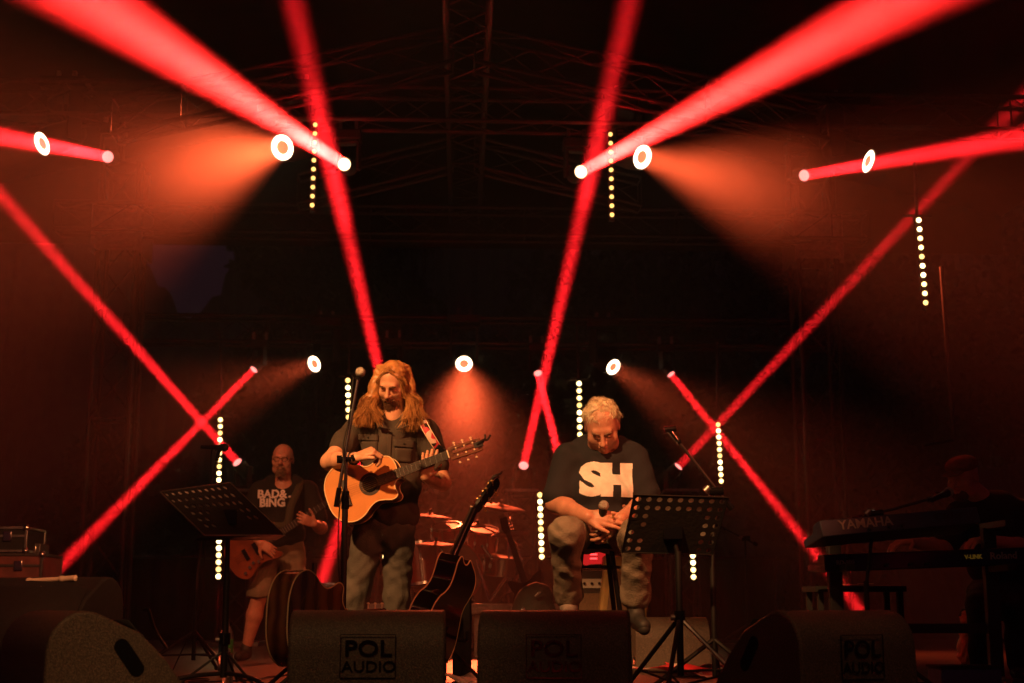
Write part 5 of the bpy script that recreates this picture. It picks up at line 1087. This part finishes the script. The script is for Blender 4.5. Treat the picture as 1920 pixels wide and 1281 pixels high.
# ---- the seated man
Y1 = 7.25; P = lambda x, y, d=0.: at(x, y, Y1 + d)
t = thing('person', (SX, Y1, 0), 'grey blond man sitting with bowed head, navy shirt lettered SH, microphone in hand', 'person')
S = SDF(); hr = headrot(-8, 40, -3); hc = P(1129, 800, -.05)
head(S, hc, hr, 1.06, 1.10); S.cap(P(1132, 825, .03), P(1130, 850, .07), .07, .08, k=.03)
S.ell(P(1125, 880, .06), (.19, .11, .14)); S.ell(P(1125, 945, .03), (.18, .13, .15)); S.ell(P(1122, 1000, .04), (.16, .13, .08))
sh = [P(1063, 862, .04), P(1188, 860, .04)]; el = [P(1042, 944, -.02), P(1214, 942, -.02)]; wr = [P(1103, 969, -.29), P(1163, 973, -.29)]
for i in (0, 1):
    S.cap(sh[i], el[i], .062, .05, k=.03); S.cap(el[i], el[i].lerp(wr[i], .35), .05, .049, k=.02); S.cap(el[i].lerp(wr[i], .35), wr[i], .047, .031, k=.02)
hand(S, wr[0], (1, -.25, -.12), (.1, 1, -.25), -1, [(.12, .35, .3), (.15, .4, .3), (.2, .45, .3), (.25, .5, .4)], thumb=(.9, -.1), s=1.06)
hand(S, wr[1] + V((0, .015, 0)), (-.72, -.1, -.62), (-.3, .8, .2), 1, [(.3, .6, .4), (.3, .6, .4), (.35, .6, .5), (.4, .6, .5)], thumb=(.2, .3), s=1.04)
S.build('body', M['skinb'], t, .0046)
S = SDF()
S.ell(P(1125, 884, .06), (.19, .13, .15), k=.03); S.ell(P(1126, 925, .03), (.20, .155, .13), k=.04); S.ell(P(1124, 975, .03), (.185, .155, .10), k=.04)
S.cap(P(1070, 860, .05), P(1182, 859, .05), .074, k=.06); S.cap(P(1098, 838, .07), P(1160, 838, .07), .06, k=.06)
for i in (0, 1): S.cap(sh[i], sh[i].lerp(el[i], .82), .076, .080, k=.03)
S.cap(P(1132, 800, -.02), P(1131, 832, .01), .070, .075, k=.01, op=-1)
for i in (0, 1): pass
tee2 = S.build('t_shirt', M['tee'], t, .0055, .0052, 14, 3.)
def rib(ring, parent, m, r=.005): mb = MB(); mb.tube(ring, r, 6); mb.build('neckband', m, parent)
# chunky SH built from plain shapes: an S with round ends and a slab H
o = at(1131, 893, Y1)
o_ = CL + (o - CL)
project_text([('S', .222, .013, -.066, -.012, 1.18, .06), ('H', .200, .019, .058, -.014, 1.1, .02)], tee2, o.x, o.z - .02, 'print', M['print'], tee2, step=.0024, off=.004)
S = SDF()      # jeans
hp = [P(1092, 1003, .05), P(1150, 1003, .05)]; kn = [P(1060, 998, -.38), P(1196, 1002, -.36)]; an = [P(1066, 1112, -.12), P(1192, 1118, -.16)]
S.ell(P(1122, 1000, .05), (.18, .14, .09), k=.03)
for i in (0, 1): S.cap(hp[i], kn[i], .094, .074, k=.05); S.cap(kn[i] + V((0, .03, -.02)), an[i], .076, .069, k=.05)
for i in (0, 1): d = (an[i] - kn[i]).normalized(); S.cap(an[i] - d * .035, an[i] - d * .0, .075, .076, k=.004)
S.build('jeans', M['khaki'], t, .0055, .0045, 20, 5.)
for i in (0, 1):
    S = SDF(); d = ((-.15, -1, -.35), (.1, -1, -.15))[i]; a = an[i] + (V((.0, 0, -.02)) if i == 0 else V((0, .0, -.05))); shoe(S, a, d, .26); so_ = S.build('shoe', M['shoe' if i else 'sneaker'], t, .006)  # right shoe and sole darkened in colour, standing in for shade
    S = SDF(); a2 = a + V((0, 0, -.082)); dd = V(d).normalized(); S.cap(a2 - dd * .03, a2 + dd * .165, .03, .03); S.cut(a2 + V((0, 0, .004)), (0, 0, 1)); S.build('sole', M['shoe' if i else 'rubber'], so_, .006)
S = SDF(); S.ell(hc + hr @ V((0, .026, .046)), (.086, .096, .084), hr, k=.02); S.ell(hc + hr @ V((0, -.07, -.05)), (.075, .10, .088), hr, k=.01, op=-1); S.ell(hc + hr @ V((0, -.12, .03)), (.05, .05, .035), hr, k=.01, op=-1)
S.cut(hc + hr @ V((0, 0, -.05)), hr @ V((0, 0, -1)))
ho = S.build('hair', M['hairg'], t, .0055, .005, 55, 2.)
mb = MB(); rs = random.Random(9)
for k in range(330):
    th = rs.random() * 2 * PI; ph = math.acos(1 - rs.random() * 1.22); n_ = V((math.sin(ph) * math.cos(th), math.sin(ph) * math.sin(th), math.cos(ph)))
    if n_.y < -.15 and n_.z < .40: continue
    p0 = hc + hr @ V((n_.x * .079, .024 + n_.y * .089, .044 + n_.z * .078)); N = (hr @ n_).normalized()
    sw = hr @ V((-.45 + rs.gauss(0, .45), -.8 + rs.gauss(0, .5), rs.gauss(0, .3))); T_ = (sw - N * sw.dot(N)).normalized(); L = rs.uniform(.024, .042); lift = rs.uniform(.25, .75); cu = N.cross(T_) * rs.gauss(0, .5); tone = rs.choice((0, 1, 1, 2, 0))
    for q in range(12):
        o = V((rs.gauss(0, .0045), rs.gauss(0, .0045), rs.gauss(0, .0045))); p = p0 + o; q1 = p + (N * lift + T_).normalized() * L * .45; q2 = q1 + (N * lift * .3 + T_ + cu * .6).normalized() * L * .35 + o * .3; q3 = q2 + (T_ + cu - N * .5).normalized() * L * .35
        mb.mi = tone if rs.random() < .8 else rs.choice((0, 1, 2)); mb.tube([p, q1, q2, q3], rs.uniform(.0009, .0016), 3, lambda u: 1 - .7 * u)
mb.build('hair_strands', [M['hairg'], M['hairg2'], M['hairg3']], ho)
mb = MB()
for s in (-1, 1): mb.tube(smoothpts([hc + hr @ V((s * x * 1.06, y * 1.06, z * 1.06)) for x, y, z in ((.014, -.102, .019), (.03, -.102, .026), (.046, -.088, .019))], 4), .0042, 6)
mb.build('eyebrows', M['beardg'], t)
fg = wr[0] + V((.115, -.04, -.0)); mb = MB(); mb.tube([fg + V((.0, .012 * math.cos(a) - .008, .012 * math.sin(a))) for a in [2 * PI * i / 14 for i in range(15)]], .0028, 6); mb.build('ring', M['gold'], t)
mtip = P(1132, 948, -.33); mic(mtip, P(1127, 985, -.29) - mtip, 'microphone with a pale ball grille held upright in the clasped hands of the seated man')

# ---- the bass player
Y2 = 11.3; P = lambda x, y, d=0.: at(x, y, Y2 + d)
g = P(510, 1200); t = thing('person', (g.x, Y2, 0), 'bald bearded man with glasses, black printed shirt and khaki shorts, playing a bass', 'person')
S = SDF(); hr = headrot(-3, 5, 2); hc = P(530, 862, 0); head(S, hc, hr, 1.02, 1.05)
S.cap(P(531, 885, .03), P(531, 912, .04), .06, .07)
S.ell(P(531, 950, .04), (.17, .11, .2)); S.ell(P(525, 1010, .04), (.16, .12, .2))
sh = [P(487, 922, .03), P(577, 922, .03)]; el = [P(462, 985, -.02), P(602, 990, -.05)]; wr = [P(488, 1018, -.26), P(589, 982, -.27)]
S.cap(sh[0], sh[1], .06, k=.04)
for i in (0, 1): S.cap(sh[i], el[i], .058, .048, k=.03); S.cap(el[i], el[i].lerp(wr[i], .35), .048, .047, k=.02); S.cap(el[i].lerp(wr[i], .35), wr[i], .045, .03, k=.02)
hand(S, wr[0], (.8, 0, -.5), (0, .9, -.2), -1, [.35, .4, .4, .45]); hand(S, wr[1], (-.75, -.45, .30), (-.2, 1, .15), -1, [(.5, .7, .7), (.6, .7, .7), (.6, .8, .7), (.6, .8, .7)], spread=.10)
hp = [V((P(500, 1040).x, Y2 + .03, .86)), V((P(545, 1040).x, Y2 + .03, .86))]; kn = [V((P(486, 1120).x, Y2 - .03, .48)), V((P(552, 1120).x, Y2, .48))]; an = [V((P(461, 1210).x, Y2 + .03, .09)), V((P(556, 1210).x, Y2 + .03, .09))]
for i in (0, 1): S.cap(hp[i], kn[i], .09, .062); S.cap(kn[i], kn[i].lerp(an[i], .35), .058, .062); S.cap(kn[i].lerp(an[i], .35), an[i], .062, .036)
S.build('body', M['skinb'], t, .0062)
S = SDF(); S.ell(P(531, 945, .04), (.195, .135, .19), k=.03); S.ell(P(525, 1000, .03), (.20, .16, .17), k=.05); S.cap(P(490, 920, .03), P(574, 920, .03), .078, k=.05); S.cap(P(512, 902, .05), P(552, 902, .05), .055, k=.05)
for i in (0, 1): S.cap(sh[i], sh[i].lerp(el[i], .72), .08, .082, k=.03)
S.cut(P(520, 1035), (0, 0, -1)); S.cap(P(531, 870, 0), P(531, 906, -.02), .066, .07, k=.01, op=-1)
tee3 = S.build('t_shirt', M['teeb'], t, .008, .004, 9, 1.)
o = P(519, 937)
project_text([('BAD&', .088, .0035, -.03, .036, 1., 0), ('BING', .088, .0035, -.025, -.032, 1.0, 0), ('*', .16, .004, .135, -.03, 1, 0)], tee3, o.x, o.z, 'print', M['print'], tee3, step=.0042, off=.006)
S = SDF(); S.ell(P(522, 1030, .04), (.18, .13, .13), k=.04)
for i in (0, 1): S.cap(hp[i], hp[i].lerp(kn[i], .98), .105, .098, k=.03)
for i in (0, 1): S.ell(hp[i].lerp(kn[i], .6) + V(((-.085, .085)[i], 0, 0)), (.03, .07, .08), k=.01)
S.cut(kn[0] + V((0, 0, .0)), (0, 0, -1)); S.build('shorts', M['shorts'], t, .008, .007, 13, 4.)
for i in (0, 1): S = SDF(); shoe(S, an[i] + V((0, 0, .015)), (-.2, -1, 0), .28); S.build('shoe', M['shoe'], t, .009)
mb = MB(); rs = random.Random(12)
for k in range(300): u, v_ = rs.uniform(-1, 1), rs.random(); p = hc + hr @ V((u * .036, -.098 + .036 * u * u + .01 * v_, -.072 - .05 * v_)); mb.tube([p, p + (hr @ V((u * .3, -.5, -1))).normalized() * rs.uniform(.012, .03)], .0028, 4, lambda u: 1 - .6 * u)
for k in range(60): u = rs.uniform(-1, 1); p = hc + hr @ V((u * .03, -.106 + .014 * u * u, -.047 - .012 * abs(u))); mb.tube([p, p + hr @ V((u * .012, -.004, -.012))], .0024, 4)
mb.build('beard', M['beardg'], t)
gl = thing('eyeglasses', hc, 'thin dark glasses on the face of the bald bass player', 'glasses'); mb = MB()
for s in (-1, 1):
    cc = hc + hr @ V((s * .032, -.108, .002)); mb.tube([cc + hr @ V((.024 * math.cos(a), .006 * abs(math.cos(a)), .0165 * math.sin(a))) for a in [2 * PI * i / 16 for i in range(17)]], .0022, 5); mb.tube([hc + hr @ V((s * .056, -.10, .006)), hc + hr @ V((s * .082, .0, .008))], .0022, 5)
mb.tube([hc + hr @ V((-.009, -.114, .006)), hc + hr @ V((.009, -.114, .006))], .002, 5); mb.build('glasses_frame', M['gloss'], gl)
# bass guitar
o = P(478, 1030, -.22); au = (P(626, 935, -.30) - o).normalized(); an_ = V((.05, -1, .12)); av = an_.cross(au).normalized(); an_ = au.cross(av)
T = Matrix.Translation(o) @ Matrix((au, av, an_)).transposed().to_4x4(); t = thing('bass_guitar', o, 'reddish brown bass guitar played by the bald man, chrome knobs on its body', 'guitar')
out = [(p.x, p.y) for p in smoothpts([V(q + (0,)) for q in [(-.24, 0), (-.22, .11), (-.13, .165), (-.02, .125), (.05, .12), (.14, .165), (.20, .15), (.17, .09), (.10, .04), (.10, -.04), (.13, -.09), (.17, -.14), (.12, -.155), (.02, -.125), (-.05, -.13), (-.15, -.17), (-.22, -.11), (-.24, 0)]], 4)[:-1]]
mb = MB(); mb.prism(out, -.04, 0, T); mb.build('body', mat('bass_lacquer', (.20, .05, .02), .2, 0, .35, 9, coat=.6), t, .006)
mb = MB(); mb.prism([(.07, -.03), (.80, -.021), (.80, .021), (.07, .03)], -.012, .010, T); mb.build('neck', M['rosew'], t)
mb = MB()
for i in range(1, 21):
    u = .80 - .86 * (1 - 2 ** (-i / 12)); 
    if u > .1: mb.box(T @ V((u, 0, .0115)), (.004, .05, .002), T.to_3x3())
mb.build('frets', M['steel'], t)
mb = MB(); mb.prism([(.80, -.021), (.84, -.05), (1.0, -.035), (1.02, .03), (.84, .035), (.80, .021)], -.014, .004, T); mb.build('headstock', M['mahog'], t)
for i in range(4): mb = MB(); mb.cyl(T @ V((.85 + i * .04, .03, 0)), T @ V((.85 + i * .04, .07, 0)), .008, n=8); mb.build('tuning_peg', M['chrome'], t)
for i in (0, 1): mb = MB(); mb.box(T @ V((-.08 + i * .09, .0, .008)), (.03, .09, .016), T.to_3x3()); mb.build('pickup', M['gloss'], t)
for u, v_ in ((-.10, -.10), (-.06, -.085), (-.15, -.12), (-.02, -.10)): mb = MB(); mb.cyl(T @ V((u, v_, 0)), T @ V((u, v_, .018)), .012, n=10); mb.build('knob', M['chrome'], t)
mb = MB()
for i in range(4): mb.tube([T @ V((-.17, (i - 1.5) * .017, .018)), T @ V((.8, (i - 1.5) * .010, .018))], .0012, 4)
mb.build('strings', M['chrome'], t)
ribbon([P(560, 900, .08), P(562, 908, -.06), P(556, 925, -.14), P(545, 950, -.18), P(535, 985, -.2), T @ V((.15, .13, 0))], (0, 1, 0), .06, 'strap', mat('olive_strap', (.05, .045, .025), .8), t)

# ---- the keyboard player
Y3 = 8.3; P = lambda x, y, d=0.: at(x, y, Y3 + d)
g = P(1870, 1200); t = thing('person', (g.x, Y3, 0), 'man in a flat cap and black shirt bent over the keyboards in the dark', 'person')
S = SDF(); hr = headrot(-52, 16, 0); hc = P(1806, 896, 0); head(S, hc, hr, 1.02, 1.05); S.cap(P(1822, 915, .03), P(1848, 945, .06), .055, .07)
S.ell(P(1868, 1000, .08), (.17, .13, .24)); sh = [P(1800, 968, .12), P(1925, 965, .05)]; el = [P(1770, 1030, .0), P(1940, 1030, -.15)]; wr = [P(1708, 1015, -.42), P(1846, 1012, -.52)]
for i in (0, 1): S.cap(sh[i], el[i], .058, .05, k=.03); S.cap(el[i], el[i].lerp(wr[i], .35), .05, .048, k=.02); S.cap(el[i].lerp(wr[i], .35), wr[i], .046, .03, k=.02)
hand(S, wr[0], (-.9, -.3, -.1), (0, .1, -1), 1, [.35, .35, .4, .45]); hand(S, wr[1], (-.8, -.45, -.1), (0, .1, -1), 1, [.35, .35, .4, .45])
S.build('body', M['skinb'], t, .0058)
S = SDF(); S.ell(P(1868, 990, .08), (.20, .16, .22), k=.04); S.ell(P(1872, 1050, .1), (.19, .17, .2), k=.04); S.cap(sh[0], sh[1], .085, k=.05); S.cap(P(1842, 948, .06), P(1880, 950, .08), .07, k=.05)
for i in (0, 1): S.cap(sh[i], sh[i].lerp(el[i], .75), .08, .08, k=.03)
S.build('shirt', M['teeb'], t, .008, .005, 10, 7.)
S = SDF(); S.ell(P(1872, 1110, .12), (.18, .16, .12), k=.04)
for a, b, c in ((P(1850, 1115, .08), P(1835, 1135, -.38), None), (P(1890, 1115, .08), P(1905, 1135, -.32), None)):
    f = V((b.x + .02, b.y + .08, .1)); S.cap(a, b, .095, .075, k=.03); S.cap(b, f, .072, .06, k=.02)
S.build('trousers', M['matte'], t, .009, .006, 12, 3.)
for b in (P(1835, 1135, -.38), P(1905, 1135, -.32)): S = SDF(); shoe(S, (b.x + .02, b.y + .08, .105), (-.3, -1, 0)); S.build('shoe', M['shoe'], t, .01)
S = SDF(); S.ell(hc + hr @ V((0, .01, .075)), (.092, .108, .058), hr, k=.02); S.ell(hc + hr @ V((0, -.10, .045)), (.062, .055, .012), hr, k=.012); S.cut(hc + hr @ V((0, 0, .035)), hr @ V((0, 0, -1)))
tag(S.build('flat_cap', mat('tan_cap', (.22, .12, .07), .9, 0, .25, 40), t, .006), None, None)
S = SDF(); S.ell(hc + hr @ V((0, -.055, -.085)), (.052, .052, .045), hr, k=.01); S.ell(hc + hr @ V((0, -.095, -.04)), (.03, .03, .028), hr, k=.01, op=-1); S.build('beard', M['beard'], t, .005, .003, 60, 1.)
t = thing('drum_throne', (g.x + .02, Y3 + .12, 0), 'round black stool under the keyboard player', 'stool'); z = P(1872, 1140, .12).z
mb = MB(); mb.lathe([(0, 0), (.17, 0), (.18, .03), (.16, .07), (0, .075)], (g.x + .02, Y3 + .14, z - .075), (0, 0, 1), 24); mb.build('seat', M['matte'], t)
mb = MB(); mb.cyl((g.x + .02, Y3 + .14, .2), (g.x + .02, Y3 + .14, z - .07), .02, n=10); mb.build('post', M['chrome'], t)
for a in (90, 210, 330): mb = MB(); mb.cyl((g.x + .02, Y3 + .14, .28), (g.x + .02 + .25 * math.cos(R(a)), Y3 + .14 + .25 * math.sin(R(a)), .02), .01, n=8); mb.build('leg', M['chrome'], t)

# ------------------------------------------------------------------ stage haze: one closed box round camera and scene
mb = MB(); mb.box((0, 49, 6), (110, 128, 14.8))
hz, t_, p_ = nt('stage_haze'); t_.nodes.remove(p_); vo = t_.nodes.new('ShaderNodeVolumePrincipled')
vo.inputs['Density'].default_value = .0075; vo.inputs['Color'].default_value = (.9, .9, .9, 1); vo.inputs['Anisotropy'].default_value = .45
t_.links.new(vo.outputs[0], t_.nodes['Material Output'].inputs['Volume'])
tag(mb.build('haze', hz, smooth=False), kind='stuff')

# thicker puffs of smoke hanging in front of the wash lights
def puff(c, r, dens, lab, seed):
    rs = np.random.RandomState(seed); mb = MB(); mb.ball(c, 1, 40, r); ph = rs.rand(9) * 6
    out = []
    for v in mb.v:
        d = v - V(c); k = 1 + .16 * math.sin(d.x * 2.6 + ph[0]) * math.sin(d.z * 2.9 + ph[1]) + .12 * math.sin(d.y * 3.1 + d.x * 2 + ph[2]) + .06 * math.sin(d.z * 6 + d.x * 4 + ph[3]); out.append(V(c) + d * k)
    mb.v = out; m, t2, p2 = nt('smoke'); t2.nodes.remove(p2); vv = t2.nodes.new('ShaderNodeVolumePrincipled'); vv.inputs['Density'].default_value = dens; vv.inputs['Color'].default_value = (.9, .9, .9, 1)
    t2.links.new(vv.outputs[0], t2.nodes['Material Output'].inputs['Volume']); tag(mb.build('smoke', m), lab, 'smoke', None, 'stuff')
def cloud(c, r, dens, lab, seed):
    for k, f in enumerate((1, .82, .66, .5, .34)): puff(c, [q * f for q in r], dens, lab + (', outer edge', ', outer layer', ', middle layer', ', inner layer', ', core')[k], seed + k)
cloud(at(400, 345, 11.2), (1.45, 1.2, 1.0), .011, 'puff of smoke left of the middle wash lights', 1)
cloud(at(1325, 350, 11.2), (1.35, 1.1, .95), .008, 'thinner puff of smoke at the right', 20)
cloud(at(870, 800, 15.0), (.6, .7, .95), .028, 'smoke under the middle rear wash light', 50)
